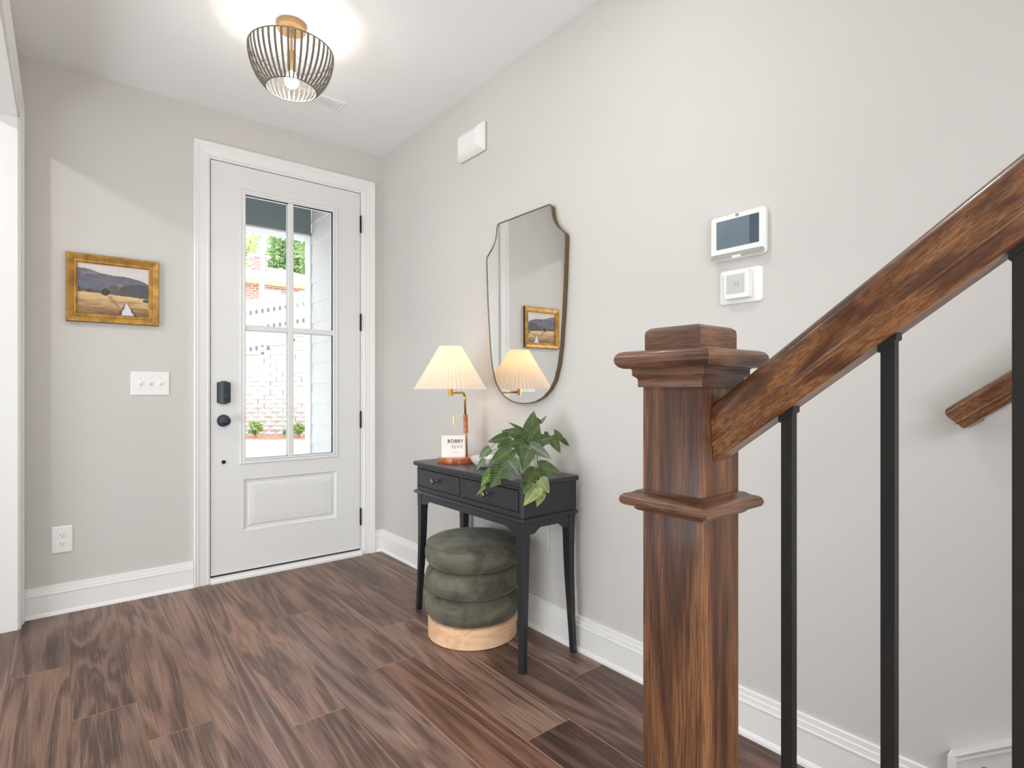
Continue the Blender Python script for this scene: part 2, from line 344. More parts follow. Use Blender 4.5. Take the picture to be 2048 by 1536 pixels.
def text(name, body, size, m, parent, mtx, width=None, spacing=1.0, bold=0.0):
    cu = bpy.data.curves.new(name, 'FONT'); cu.body = body; cu.size = size; cu.align_x = 'CENTER'; cu.align_y = 'CENTER'; cu.space_character = spacing; cu.offset = bold; cu.extrude = .0002
    t = bpy.data.objects.new(name, cu); me = bpy.data.meshes.new_from_object(t); bpy.data.objects.remove(t); bpy.data.curves.remove(cu)
    me.transform(mtx); me.name = name
    o = bpy.data.objects.new(name, me); C.objects.link(o); me.materials.append(m)
    o.parent = parent
    off = Vector(); q = parent
    while q is not None: off += q.location; q = q.parent
    me.transform(Matrix.Translation(-off)); return o

# ------------------------------------------------------------------ room shell
CH = 2.743; LX = -1.905
bm = BM(); box(bm, LX - .13, LX, -.0, 0, 0, 0) if 0 else None
DX0, DX1, DZ = -1.0800, -.1630, 2.4535      # door opening
bm = BM()
box(bm, -6.6, DX0, 0, .15, -.02, CH); box(bm, DX1, .15, 0, .15, -.02, CH); box(bm, DX0, DX1, 0, .15, DZ, CH)
struct(obj('wall_front', bm, M['wall']))
struct(bx('wall_right', M['wall'], None, 0, .15, -8.6, 0, -.02, CH))
bm = BM()
OY0, OY1, OZ = -2.55, -.118, 2.404
box(bm, LX - .13, LX, OY1, 0, -.02, CH); box(bm, LX - .13, LX, -3.3, OY0, -.02, CH); box(bm, LX - .13, LX, -8.6, -3.3, 2.5, CH); box(bm, LX - .13, LX, OY0, OY1, OZ, CH)
struct(obj('wall_left', bm, M['wall']))
struct(bx('wall_light_baffle', M['wall'], None, -6.6, LX - .13, -3.3, -3.18, -.02, CH))  # unseen wall, added to keep light from behind out of the left room
struct(bx('wall_back', M['wall'], None, -6.6, .15, -8.75, -8.6, -.02, CH))
struct(bx('wall_far', M['wall'], None, -6.75, -6.6, -8.75, .15, -.02, CH))
struct(bx('ceiling', M['ceil'], None, -6.75, .15, -8.75, .15, CH, CH + .15))
fl = struct(bx('floor', M['subfloor'], None, -6.75, .15, -8.75, .15, -.05, -.0045))
# floor planks: one object each, running towards the front door
PW = .1885; X0 = CAM.x + .019
BUTT = {-1: [-.7075], 0: [-1.2023], 1: [-1.49], 2: [], 3: [-1.6969], 4: [-.7581], 5: [-1.5129], 6: [-1.1698, -2.2428], 7: [-2.9], 8: [-2.0574], -2: [-1.3]}
TINT = {(6, -.9): (1, .9, .82), (7, -2.9): (1.0, .86, .74), (6, -2.2428): (.62, .56, .56), (5, -1.5129): (.98, .84, .78), (8, -2.0574): (.68, .58, .56)}  # darker planks, plus warm tints that put warmer light into the colour
def plank(x0, x1, y0, y1, tint):
    bm = BM(); e = .0016; z = 0.0
    v = [(x0, y0, -.004), (x1, y0, -.004), (x1, y1, -.004), (x0, y1, -.004), (x0 + e, y0 + e, z), (x1 - e, y0 + e, z), (x1 - e, y1 - e, z), (x0 + e, y1 - e, z)]
    V = [bm.verts.new(p) for p in v]
    bm.faces.new(V[4:8])
    for i in range(4):
        f = bm.faces.new((V[i], V[(i + 1) % 4], V[4 + (i + 1) % 4], V[4 + i])); f.material_index = 1
    o = obj('plank', bm, [M['plank'], M['plankedge']], fl); o.color = tint + (1,); return o
for k in range(-3, 10):
    xa = X0 + k * PW; xb = min(xa + PW, 0.0)
    if xa >= 0: break
    cuts = list(BUTT.get(k, [])); y = min(cuts) if cuts else -.9 - random.random()
    while y > -4.6: y -= 1.15 + .75 * random.random(); cuts.append(y)
    ys = [.03] + sorted([c for c in cuts if c > -4.6], reverse=True) + [-4.6]
    for a, b in zip(ys, ys[1:]):
        g = .8 + .42 * random.random(); warm = random.uniform(-.05, .05)
        t = TINT.get((k, round(a, 4)), (g * (1 + warm), g, g * (1 - warm)))
        plank(xa, xb, b, a, t)

# baseboards (profile: shoe, board, two stepped beads)
BP = [(0, 0), (.024, 0), (.0225, .009), (.018, .016), (.0145, .019), (.0145, .103), (.0175, .105), (.0175, .109), (.0135, .111), (.0125, .127), (.009, .129), (.009, .131), (.0085, .144), (.004, .1465), (0, .1465)]
def baseboard(name, fn, a, b):
    bm = BM(); prism(bm, BP, fn, a, b); struct(obj(name, bm, M['trim']))
baseboard('baseboard_front', lambda p, q, t: (t, -p, q), -1.884, -1.164)
baseboard('baseboard_corner', lambda p, q, t: (t, -p, q), -.066, 0)
baseboard('baseboard_right', lambda p, q, t: (-p, t, q), -3.21, 0)
baseboard('baseboard_left', lambda p, q, t: (LX + p, t, q), -3.3, OY0 - .1)
# door casing: open-bottomed moulding, jamb, threshold
CP = [(0, 0), (0, .010), (.004, .013), (.008, .013), (.010, .010), (.014, .0105), (.030, .0125), (.055, .015), (.058, .0155), (.061, .0185), (.066, .0195), (.070, .0185), (.074, .0195), (.078, .022), (.0835, .022), (.087, .019), (.087, 0)]
bm = BM(); mitre(bm, (-1.0847, -.1443, 0, 2.4644), [(d * .89, h) for d, h in CP], front, 3)
struct(obj('trim_1', bm, M['trim']))
bm = BM()   # jamb lining and stop behind the door
box(bm, -1.10, DX0 + .001, -.003, .15, 0, DZ + .02); box(bm, DX1 - .001, -.13, -.003, .15, 0, DZ + .02); box(bm, DX0 + .001, DX1 - .001, -.003, .15, DZ - .001, DZ + .02)
struct(obj('trim_2', bm, M['trim']))
bm = BM(); box(bm, DX0 + .003, DX0 + .02, .046, .07, .03, DZ - .003); box(bm, DX1 - .02, DX1 - .003, .046, .07, .03, DZ - .003); box(bm, DX0 + .003, DX1 - .003, .046, .07, DZ - .02, DZ - .003)
box(bm, DX0 + .003, DX1 - .003, .006, .044, .030, .040)
struct(obj('trim_3', bm, M['gap']))
bm = BM(); prism(bm, [(-.03, 0), (-.03, .012), (-.022, .026), (0, .03), (.15, .03), (.15, -.01), (0, -.01), (0, 0)], lambda p, q, t: (t, p, q), DX0 + .0, DX1)
struct(obj('trim_4', bm, M['trim']))
# cased opening in the left wall: jamb, casing on the room side
bm = BM()
box(bm, LX - .135, LX + .002, OY1 - .016, OY1, 0, OZ); box(bm, LX - .135, LX + .002, OY0, OY0 + .016, 0, OZ); box(bm, LX - .135, LX + .002, OY0, OY1, OZ - .016, OZ)
struct(obj('trim_5', bm, M['trim']))
bm = BM(); mitre(bm, (OY0 + .02, OY1 - .008, 0, OZ - .008), [(d, h) for d, h in CP], left, 3)
struct(obj('trim_6', bm, M['trim']))

# ------------------------------------------------------------------ front door
SX0, SX1, SZ0, SZ1 = -1.0745, -.1686, .0415, 2.4475
D = bpy.data.objects.new('door_1', None); C.objects.link(D); D.location = (-.62, 0, .0415); struct(D)
GX0, GX1, GZ0, GZ1 = -.889, -.3575, .7055, 2.2845
PX0, PX1, PZ0, PZ1 = -.899, -.333, .277, .582
bm = BM()   # slab with the light opening cut out, and the panel opening
xs = [SX0, GX0, GX1, SX1]
for a, b, z0, z1 in ((SX0, PX0, SZ0, SZ1), (PX1, SX1, SZ0, SZ1), (PX0, PX1, SZ0, PZ0), (PX0, PX1, PZ1, GZ0 - .0), (PX0, PX1, GZ1, SZ1), (PX0, GX0, GZ0, GZ1), (GX1, PX1, GZ0, GZ1)):
    box(bm, a, b, 0, .044, z0, z1)
bmesh.ops.remove_doubles(bm, verts=bm.verts, dist=1e-5)
obj('slab', bm, M['door'], D)
bm = BM(); mitre(bm, (PX0, PX1, PZ0, PZ1), [(.006, 0), (.004, .002), (0, .001), (-.010, -.009), (-.022, -.011), (-.026, -.010), (-.030, -.004), (-.036, -.0025), (-.066, .0005), (-.0665, -.0012), (-.070, -.0012), (-.0705, .0005)], front)
v = [bm.verts.new(front(a, b, .0005)) for a, b in ((PX0 + .0705, PZ0 + .0705), (PX1 - .0705, PZ0 + .0705), (PX1 - .0705, PZ1 - .0705), (PX0 + .0705, PZ1 - .0705))]; bm.faces.new(v)
bmesh.ops.recalc_face_normals(bm, faces=bm.faces); obj('raised_panel', bm, M['door'], D)
bm = BM(); mitre(bm, (GX0, GX1, GZ0, GZ1), [(0, -.02), (0, .006), (.004, .010), (.010, .010), (.014, .006), (.022, .007), (.026, .009), (.030, .007), (.033, 0)], front); obj('light_frame', bm, M['door'], D)
MX, MZ = -.6255, 1.490
for nm, r in (('muntin', (MX - .0165, MX + .0165, GZ0, GZ1)), ('muntin', (GX0, MX - .0165, MZ - .0165, MZ + .0165)), ('muntin', (MX + .0165, GX1, MZ - .0165, MZ + .0165))):
    bm = BM(); x0, x1, z0, z1 = r
    for s in (0, 1):
        y0, y1 = (-.004, .016) if s == 0 else (.026, .044)
        box(bm, x0, x1, y0, y1, z0, z1, bev=.003)
    obj(nm, bm, M['door'], D)
for x0, x1 in ((GX0, MX), (MX, GX1)):
    for z0, z1 in ((GZ0, MZ), (MZ, GZ1)):
        bx('pane', M['glass'], D, x0 - .004, x1 + .004, .0195, .0215, z0 - .004, z1 + .004)
for z in (2.24, 1.5746, .916, .257):
    bm = BM(); h = .054
    for i in range(5):
        a = z - h + i * .0216; lathe(bm, [(.0045, a + .0006), (.0058, a + .0016), (.0058, a + .0195), (.0045, a + .021)], (SX1 + .0035, -.006, 0), 10)
    lathe(bm, [(.002, z + h), (.0045, z + h + .003), (.002, z + h + .007)], (SX1 + .0035, -.006, 0), 8); lathe(bm, [(.002, z - h - .007), (.0045, z - h - .003), (.002, z - h)], (SX1 + .0035, -.006, 0), 8)
    box(bm, SX1 - .002, SX1 + .005, -.003, .01, z - h, z + h)
    hg = obj('hinge', bm, M['blackiron'], D, smooth=.6)
# electronic deadbolt cover: bowed front with arched ends, thumb turn
bm = BM(); cx, zc, hw, hh = -1.0077, 1.1015, .036, .058
N = 10; R = []
for zf, d, ins in ((0, .001, 0), (0, .012, 0), (0, .019, .004)):
    ring = []
    for i in range(N + 1):
        u = -1 + 2 * i / N; ring.append(front(cx + u * (hw - ins), zc + hh - ins + .010 * max(0, math.cos(u * PI / 2 * 1.15)), d + (.006 * math.cos(u * PI / 2) if d > .01 else 0)))
    for i in range(N + 1):
        u = 1 - 2 * i / N; ring.append(front(cx + u * (hw - ins), zc - hh + ins - .010 * max(0, math.cos(u * PI / 2 * 1.15)), d + (.006 * math.cos(u * PI / 2) if d > .01 else 0)))
    R.append(ring)
V = rings(bm, R, True)
for i in range(N): bm.faces.new((V[-1][i], V[-1][i + 1], V[-1][2 * N - i], V[-1][2 * N + 1 - i]))
bmesh.ops.recalc_face_normals(bm, faces=bm.faces)
lk = obj('deadbolt_cover', bm, M['black'], D, smooth=.7)
bm = BM(); prism(bm, [(-.006, -.02), (.006, -.02), (.009, .006), (.006, .018), (-.006, .018), (-.009, .006)], lambda p, q, t: (cx + .004 + p * 1.1 + q * .12, -t, zc - .018 + q), .022, .036); obj('thumb_turn', bm, M['black'], lk)
bm = BM(); lathe(bm, [(.035, -.0005), (.035, -.006), (.030, -.010), (.014, -.013), (.012, -.03), (.016, -.036), (.0255, -.044), (.0285, -.054), (.027, -.063), (.021, -.069), (.012, -.071), (.011, -.0695), (.004, -.0695)], (-1.0091, 0, .938), 32, 'y'); obj('door_knob', bm, M['black'], D, smooth=.8)
bm = BM(); lathe(bm, [(.0115, -.0003), (.0115, -.004), (.0095, -.006), (.002, -.006)], (-1.0077, 0, .6955), 20, 'y'); obj('bore_plug', bm, M['blackiron'], D, smooth=.7)

# ------------------------------------------------------------------ outside, seen through the glass
def out(X, Z, z): return (CAM.x + Z * SY + X * CY, CAM.y + Z * CY - X * SY, z)   # yard frame: X across the yard, Z away from the house
def outbox(bm, X0, X1, Z0, Z1, z0, z1, z0b=None, z1b=None, jit=0):
    P = []
    for i, X in enumerate((X0, X1)):
        for Z in (Z0, Z1):
            for zz in ((z0 if i == 0 or z0b is None else z0b), (z1 if i == 0 or z1b is None else z1b)):
                P.append(bm.verts.new(out(X, Z, zz)))
    for f in [(0, 1, 3, 2), (4, 6, 7, 5), (0, 4, 5, 1), (2, 3, 7, 6), (0, 2, 6, 4), (1, 5, 7, 3)]: bm.faces.new([P[i] for i in f])
    bmesh.ops.recalc_face_normals(bm, faces=bm.faces)
bm = BM()
prism(bm, [(18.42, -.5), (18.42, 2.1), (24, 3.4), (31, 5.2), (80, 6.0), (80, -.5)], lambda p, q, t: out(t, p, q), -40, 10); struct(obj('ground_hill', bm, M['conc']))
struct(bx('ground', M['conc'], None, -40, 50, .15, 80, -.6, -.37))
bm = BM(); outbox(bm, -12, -3, 16.6, 18, -.38, -.345); struct(obj('ground_mulch', bm, M['mulch']))
wp = struct(bx('wall_porch', M['siding'], None, .012, .16, .15, 1.5, -.3, 3.3))
z = -.25
while z < 3.2:
    bm = BM(); prism(bm, [(.012, 0), (-.009, 0), (-.010, .003), (-.001, .2), (.012, .2)], lambda p, q, t: (p, t, z + q), .15, 1.42); obj('siding_board', bm, M['siding'], wp); z += .178
bx('corner_board', M['ext_white'], wp, -.018, .16, 1.42, 1.56, -.3, 2.52)
struct(bx('ceiling_porch', M['ext_dark'], None, -4.5, .16, .15, 1.62, 3.0, 3.1))
pb = struct(bx('trim_7', M['ext_dark'], None, -4.5, -.012, 1.42, 1.45, 2.5, 3.0)); bx('beam_soffit', M['ext_white'], pb, -4.5, -.012, 1.42, 1.62, 2.485, 2.5)
# retaining wall: courses of split-face blocks, stepped cap stones
rw = thing('retaining_wall', 'tall pale split-face block retaining wall with stepped cap beyond the door glass', 'retaining wall', out(-7.6, 18, -.37))
CHT = .1455; BWD = .4
variants = []
for v in range(6):
    bm = BM(); rr = random.Random(v); nx, nz = 4, 2; g = {}
    for i in range(nx + 1):
        for j in range(nz + 1):
            edge = i in (0, nx) or j in (0, nz)
            g[i, j] = bm.verts.new(((i / nx - .5) * (BWD - .006), 0 if edge else -.02 - .045 * rr.random(), (j / nz) * (CHT - .005)))
    for i in range(nx):
        for j in range(nz): bm.faces.new((g[i, j], g[i + 1, j], g[i + 1, j + 1], g[i, j + 1]))
    loop = [g[i, 0] for i in range(nx + 1)] + [g[nx, nz]] + [g[i, nz] for i in range(nx - 1, -1, -1)]
    bk = [bm.verts.new((p.co.x, .25, p.co.z)) for p in (g[0, 0], g[nx, 0], g[nx, nz], g[0, nz])]
    bm.faces.new((g[0, 0], *[g[i, 0] for i in range(1, nx + 1)], bk[1], bk[0])); bm.faces.new([g[i, nz] for i in range(nx + 1)][::-1] + [bk[3], bk[2]])
    bmesh.ops.recalc_face_normals(bm, faces=bm.faces)
    me = bpy.data.meshes.new('block'); bm.to_mesh(me); bm.free(); me.materials.append(M['block']); variants.append(me)
def topcourses(X):   # number of courses under the cap
    return 18 if X < -8.1 else 19 if X < -7.92 else 20 if X < -7.36 else 21 if X < -7.05 else 22
for c in range(22):
    x = -9.4 + (BWD / 2 if c % 2 else 0)
    while x < -5.8:
        if c < topcourses(x):
            o = bpy.data.objects.new('block', random.choice(variants)); C.objects.link(o); o.parent = rw
            o.location = Vector(out(x, 18 + random.uniform(-.01, .02), -.37 + c * CHT)) - rw.location; o.rotation_euler = (0, 0, -YAW)
        x += BWD
bm = BM(); outbox(bm, -9.6, -5.6, 18.06, 18.5, -.37, -.37 + 18 * CHT); outbox(bm, -7.36, -5.6, 18.06, 18.5, -.37, -.37 + 21 * CHT); obj('wall_core', bm, M['cap'], rw)
for a, b, nC in ((-9.6, -8.1, 18), (-8.1, -7.92, 19), (-7.92, -7.36, 20), (-7.36, -7.05, 21), (-7.05, -5.6, 22)):
    n = max(1, round((b - a) / .45))
    for i in range(n):
        bm = BM(); outbox(bm, a + (b - a) * i / n + .004, a + (b - a) * (i + 1) / n - .004, 17.93, 18.4, -.37 + nC * CHT, -.37 + nC * CHT + .09); obj('cap_stone', bm, M['cap'], rw)
# shadow-box picket fence along the slope above the wall
SLP = .17; FZ = 19.6
fn = thing('picket_fence', 'pale grey board fence with small dark gaps on top of the block wall', 'fence', out(-8.3, FZ, 2.3))
x = -10.2; P0 = .206
while x < -5.2:
    zt = 1.12 + (779 - 586) / 1116 * FZ + SLP * (x + 7.9)
    bm = BM(); outbox(bm, x + .008, x + P0 - .008, FZ, FZ + .025, zt - 2.15, zt, zt - 2.15, zt); obj('picket', bm, M['fence'], fn)
    for k in (.45, 1.03, 1.72):
        bm = BM(); outbox(bm, x + P0 - .045, x + P0 + .03, FZ - .012, FZ - .001, zt - k - .07, zt - k + .07); obj('gap_block', bm, M['fencedark'], fn)
    x += P0
for k in (.3, 1.9):
    bm = BM(); zt = 1.12 + (779 - 586) / 1116 * FZ - k; outbox(bm, -10.2, -5.2, FZ + .026, FZ + .07, zt + SLP * -2.3, zt + .09 + SLP * -2.3, zt + SLP * 2.7, zt + .09 + SLP * 2.7); obj('rail', bm, M['fence'], fn)
# neighbour's brick house with hipped roof and chimney
nh = thing('brick_house', 'pale red brick house with hip roof and chimney uphill behind the fence', 'house', (8.5, 36, 2))
HX0, HX1, HY0, HY1, EZ = 4.0, 14.5, 33.1, 41, 7.85
bx('brick_wall', M['brick'], nh, HX0, HX1, HY0, HY1, 1.5, EZ)
bm = BM(); e = .45
A = [(HX0 - e, HY0 - e, EZ), (HX1 + e, HY0 - e, EZ), (HX1 + e, HY1 + e, EZ), (HX0 - e, HY1 + e, EZ)]; B = [(9.0, 37, 9.55), (10.2, 37, 9.55)]
V = [bm.verts.new(p) for p in A + B]
for f in ((0, 1, 5, 4), (1, 2, 5), (2, 3, 4, 5), (3, 0, 4), (3, 2, 1, 0)): bm.faces.new([V[i] for i in f])
obj('roof', bm, M['roof'], nh)
bx('gutter', M['gutter'], nh, HX0 - e, HX1 + e, HY0 - e - .12, HY0 - e + .02, EZ - .3, EZ - .02)
ch = bx('chimney', M['brick'], nh, 7.86, 8.75, 35.2, 36.0, 8.0, 9.75)
bx('chimney_cap', M['roof'], ch, 7.72, 8.9, 35.1, 36.1, 9.75, 9.95); bm = BM(); lathe(bm, [(.16, 0), (.2, .1), (.15, .4)], (8.3, 35.6, 9.95), 12); obj('chimney_pot', bm, M['ext_white'], ch)
wf = bx('window', M['ext_white'], nh, 8.0, 8.98, HY0 - .06, HY0, 5.9, 7.35)
for i in range(2):
    bx('pane', M['lcd'], wf, 8.08 + .42 * i, 8.46 + .42 * i, HY0 - .075, HY0 - .061, 6.0, 7.25)
up = thing('utility_pole', 'leaning pale wooden utility pole between the fence and brick house', 'pole', out(-13.45, 30, 2.0))
bm = BM(); tube(bm, [out(-13.6, 30, 1.5), out(-13.4, 30, 8), out(-13.3, 30, 13.5)], [.15, .13, .1], 10); obj('pole_shaft', bm, M['pole'], up, smooth=True)
bm = BM(); tube(bm, [out(-13.42, 30, 9.9), out(-16, 31, 9.3), out(-22, 33, 8.6)], .02, 5); obj('wire', bm, M['fencedark'], up)
def foliage(name, c, rad, n, leaf, m, parent, seed):
    rr = random.Random(seed); bm = BM()
    for i in range(n):
        while True:
            p = Vector((rr.uniform(-1, 1), rr.uniform(-1, 1), rr.uniform(-1, 1)))
            if .35 < p.length < 1: break
        p *= .75 + .25 * math.sin(7 * p.x + seed) * math.cos(6 * p.z)
        q = Vector(c) + Vector((p.x * rad[0], p.y * rad[1], p.z * rad[2])); s = leaf * rr.uniform(.6, 1.3)
        u = Vector((rr.gauss(0, 1), rr.gauss(0, 1), rr.gauss(0, 1))).normalized(); v = u.orthogonal().normalized()
        V = [bm.verts.new(q + a) for a in (-u * s, v * s * .5, u * s, -v * s * .5)]; bm.faces.new(V)
    o = obj(name, bm, m, parent); o['kind'] = 'stuff'; return o
for i, (X, Z, zc, r, mm, lab) in enumerate(((-27.5, 52, 13.5, (4.6, 4, 5.5), 'tree_a', 'yellow green leafy tree left of the utility pole'), (-23.3, 58, 14.0, (3.2, 3, 5.8), 'tree_b', 'large green tree behind the brick chimney'),
                                  (-17.2, 57, 14.5, (2.9, 3, 6.0), 'tree_a', 'light green tree beyond the roof to the right of the chimney'), (-26, 72, 17, (10, 3, 9), 'tree_b', 'wide green tree crown furthest back behind the house'))):
    t = thing('leafy_tree', lab, 'tree', out(X, Z, 2)); bm = BM(); tube(bm, [out(X, Z, 2), out(X, Z, zc)], [.35, .15], 8); obj('trunk', bm, M['bark'], t)
    foliage('foliage', out(X, Z, zc), r, 4200 if i < 3 else 6000, .3, M[mm], t, i)
for X, Z, r, lab in ((-7.85, 17.1, .25, 'round green shrub at the foot of the block wall, left in the glass'), (-6.52, 17.1, .22, 'smaller yellowish shrub at the wall foot beside the muntin'), (-6.95, 17.2, .12, 'tiny shrub behind the vertical muntin at the wall foot')):
    t = thing('round_shrub', lab, 'shrub', out(X, Z, -.35), 'shrubs at the foot of the block wall'); foliage('foliage', out(X, Z, -.33 + r * 1.15), (r * 1.05, r * 1.05, r * 1.1), 700, .05, M['bush'], t, int(X * 10))
    bm = BM(); tube(bm, [out(X, Z, -.36), out(X, Z, -.33 + r)], .015, 5); obj('stem', bm, M['bark'], t)

# ------------------------------------------------------------------ things on the front wall
pf = thing('framed_painting', 'gilt framed landscape painting of a golden field on the wall left of the door', 'painting', (-1.53, -.001, 1.466))
AX0, AX1, AZ0, AZ1 = -1.727, -1.332, 1.466, 1.812
bm = BM(); mitre(bm, (AX0, AX1, AZ0, AZ1), [(0, .001), (0, .022), (-.003, .025), (-.006, .025), (-.030, .014), (-.032, .0165), (-.038, .0165), (-.041, .012), (-.045, .010), (-.045, .004)], front); obj('gilt_frame', bm, M['gold'], pf)
bm = BM(); mitre(bm, (AX0 - .0005, AX1 + .0005, AZ0 - .0005, AZ1 + .0005), [(-.001, .001), (.0005, .001), (.0005, .0215), (-.002, .0215)], front); obj('dark_edge', bm, M['golddark'], pf)
def hsh(x, y): v = math.sin(x * 127.1 + y * 311.7) * 43758.5453; return v - math.floor(v)
def vn(x, y):
    i, j = math.floor(x), math.floor(y); f, g = x - i, y - j; f = f * f * (3 - 2 * f); g = g * g * (3 - 2 * g)
    return (hsh(i, j) * (1 - f) + hsh(i + 1, j) * f) * (1 - g) + (hsh(i, j + 1) * (1 - f) + hsh(i + 1, j + 1) * f) * g
def fbm(x, y): return .5 * vn(x, y) + .3 * vn(2.1 * x, 2.1 * y) + .2 * vn(4.3 * x, 4.3 * y)
def lerp(a, b, t): t = max(0, min(1, t)); return tuple(p + (q - p) * t for p, q in zip(a, b))
def paint(u, v):     # u to the right, v up; a dry meadow with a stream, trees and blue hills
    s = fbm(u * 9, v * 14)
    c = lerp((222, 214, 206), (206, 198, 198), s)
    ridge = .885 - .09 * u - .10 * u * u + .02 * math.sin(9 * u + 1) + .015 * (vn(u * 14, 3) - .5)
    if v < ridge: c = lerp((128, 116, 122), (96, 98, 116), fbm(u * 7, v * 9) * 1.3 - .1); c = lerp(c, (150, 138, 140), (vn(u * 12 + 4, v * 16) - .62) * 2)
    if v < .62 + .05 * math.sin(6 * u + 4) - .02 * u and u < .3: c = lerp(c, (98, 108, 128), .7)
    r2 = .5 + .16 * max(0, math.sin((u - .52) * 4.6)) + .02 * vn(u * 30, 1)
    if v < r2 and u > .52: c = lerp((76, 78, 80), (92, 94, 102), fbm(u * 20, v * 20))
    hor = .43 - .05 * u + .02 * (vn(u * 11, 8) - .5)
    if v < hor + .07 and vn(u * 16, 2.2) > .5 - .25 * abs(u - .5): c = lerp(c, (86, 88, 78), .75)
    if v < hor:
        d = (hor - v) / hor; n = fbm(u * 6 + 3 * v, v * 26)
        c = lerp((222, 188, 138), (176, 142, 98), d * 1.3 + (n - .5) * 1.1); c = lerp(c, (116, 88, 66), (d - .45) * 1.2 + (n - .42) * 1.3)
        if abs(u - .4 - d * .28) < .03 and .1 < d < .6: c = lerp(c, (140, 98, 84), .5)
    for tu, tv, ru, rv, col in ((.385, .455, .062, .072, (58, 60, 48)), (.50, .52, .062, .085, (86, 82, 82)), (.66, .50, .085, .11, (78, 76, 72)), (.17, .46, .04, .035, (84, 64, 58)), (.97, .335, .07, .035, (76, 72, 52)), (.02, .47, .03, .05, (96, 70, 62))):
        q = ((u - tu) / ru) ** 2 + ((v - tv) / rv) ** 2 + .5 * (vn(u * 40, v * 40) - .5)
        if q < 1: c = lerp(col, tuple(k * 1.35 for k in col), fbm(u * 30, v * 30) * .9 - .1)
    sl = .655 - .02 * (v / .26); hw = .075 * (1 - v / .26)
    if v < .25:
        e = (u - (.69 - .12 * v)) + .03 * (vn(v * 30, 5) - .5) ; hw = .085 * (1 - v / .25) + .012
        if abs(e) < hw * .95: c = lerp((222, 216, 222), (206, 208, 220), vn(u * 20, v * 9))
        elif abs(e) < hw * 1.35 + .01: c = lerp(c, (92, 64, 50), .7)
    return c
bm = BM(); NX, NZ = 150, 112; col = bm.verts.layers.float_color.new('paint'); g = []
ax0, ax1, az0, az1 = AX0 + .044, AX1 - .044, AZ0 + .044, AZ1 - .044
for j in range(NZ + 1):
    row = []
    for i in range(NX + 1):
        vv = bm.verts.new(front(ax0 + (ax1 - ax0) * i / NX, az0 + (az1 - az0) * j / NZ, .006)); vv[col] = lin(paint(i / NX, j / NZ)); row.append(vv)
    g.append(row)
for j in range(NZ):
    for i in range(NX): bm.faces.new((g[j][i], g[j][i + 1], g[j + 1][i + 1], g[j + 1][i]))
obj('canvas', bm, M['paint'], pf)
def plate(name, label, cat, x0, x1, z0, z1):
    t = thing(name, label, cat, ((x0 + x1) / 2, 0, z0)); bm = BM(); mitre(bm, (x0, x1, z0, z1), [(0, 0), (0, .002), (-.002, .005), (-.005, .0065)], front)
    v = [bm.verts.new(front(a, b, .0065)) for a, b in ((x0 + .005, z0 + .005), (x1 - .005, z0 + .005), (x1 - .005, z1 - .005), (x0 + .005, z1 - .005))]; bm.faces.new(v); bmesh.ops.recalc_face_normals(bm, faces=bm.faces)
    obj('cover_plate', bm, M['plastic'], t); return t
t = plate('light_switch', 'white triple toggle light switch plate under the gilt painting', 'light switch', -1.458, -1.2792, 1.088, 1.2162)
for x in (-1.4157, -1.3701, -1.3238):
    bm = BM(); prism(bm, [(0, -.011), (.003, -.012), (.013, .004), (.011, .009), (.003, .012), (0, .012)], lambda p, q, s: (s, -.0065 - p, 1.150 + q), x - .0048, x + .0048); obj('toggle', bm, M['plastic'], t)
    for dz in (-.030, .030):
        bm = BM(); lathe(bm, [(.0032, -.0064), (.003, -.0075), (.001, -.0078)], (x, 0, 1.151 + dz), 10, 'y'); obj('screw', bm, M['lcd'], t)
t = plate('wall_outlet', 'white duplex electrical outlet low on the wall above the baseboard', 'outlet', -1.7835, -1.6994, .3005, .4335)
for zc in (.3475, .3895):
    bm = BM(); R = []
    for h, k in ((.0064, 1), (.0085, 1), (.0092, .93)): R.append([front(-1.7414 + .0175 * k * math.copysign(abs(math.cos(a)) ** .7, math.cos(a)), zc + .0155 * k * math.sin(a), h) for a in [2 * PI * i / 24 for i in range(24)]])
    rings(bm, R, True, False, True); rc = obj('receptacle', bm, M['plastic'], t)
    bm = BM()
    for dx, hh in ((-.0065, .0042), (.0062, .0034)): box(bm, -1.7414 + dx - .001, -1.7414 + dx + .001, -.0097, -.009, zc + .002 - hh, zc + .002 + hh)
    lathe(bm, [(.0023, -.009), (.0023, -.0097)], (-1.7414, 0, zc - .008), 10, 'y'); obj('slots', bm, M['ink'], rc)

# ------------------------------------------------------------------ ceiling light and vent
PLX, PLY = -.946, -1.05
cl = thing('ceiling_light', 'semi flush ceiling light with open grey rib basket shade and brass canopy', 'ceiling light', (PLX, PLY, CH))
bm = BM(); lathe(bm, [(.061, CH - .0005), (.0625, CH - .004), (.0625, CH - .024), (.060, CH - .0275), (.012, CH - .028)], (PLX, PLY, 0), 40); obj('canopy', bm, M['brassmatte'], cl, smooth=.6)
bm = BM(); lathe(bm, [(.0055, CH - .027), (.0055, 2.62)], (PLX, PLY, 0), 12); obj('stem', bm, M['brassmatte'], cl, smooth=.6)
bm = BM(); lathe(bm, [(.014, 2.622), (.0185, 2.618), (.0185, 2.535), (.0165, 2.528)], (PLX, PLY, 0), 24); obj('socket', bm, M['brassmatte'], cl, smooth=.6)
bm = BM(); lathe(bm, [(.008, 2.532), (.014, 2.524), (.024, 2.508), (.0285, 2.492), (.0275, 2.478), (.020, 2.467), (.008, 2.462)], (PLX, PLY, 0), 24); obj('light_bulb', bm, M['bulb'], cl, smooth=True)
PR = [(.178, 2.622), (.1785, 2.606), (.176, 2.584), (.1705, 2.558), (.161, 2.530), (.148, 2.503), (.132, 2.480), (.117, 2.463), (.105, 2.453)]
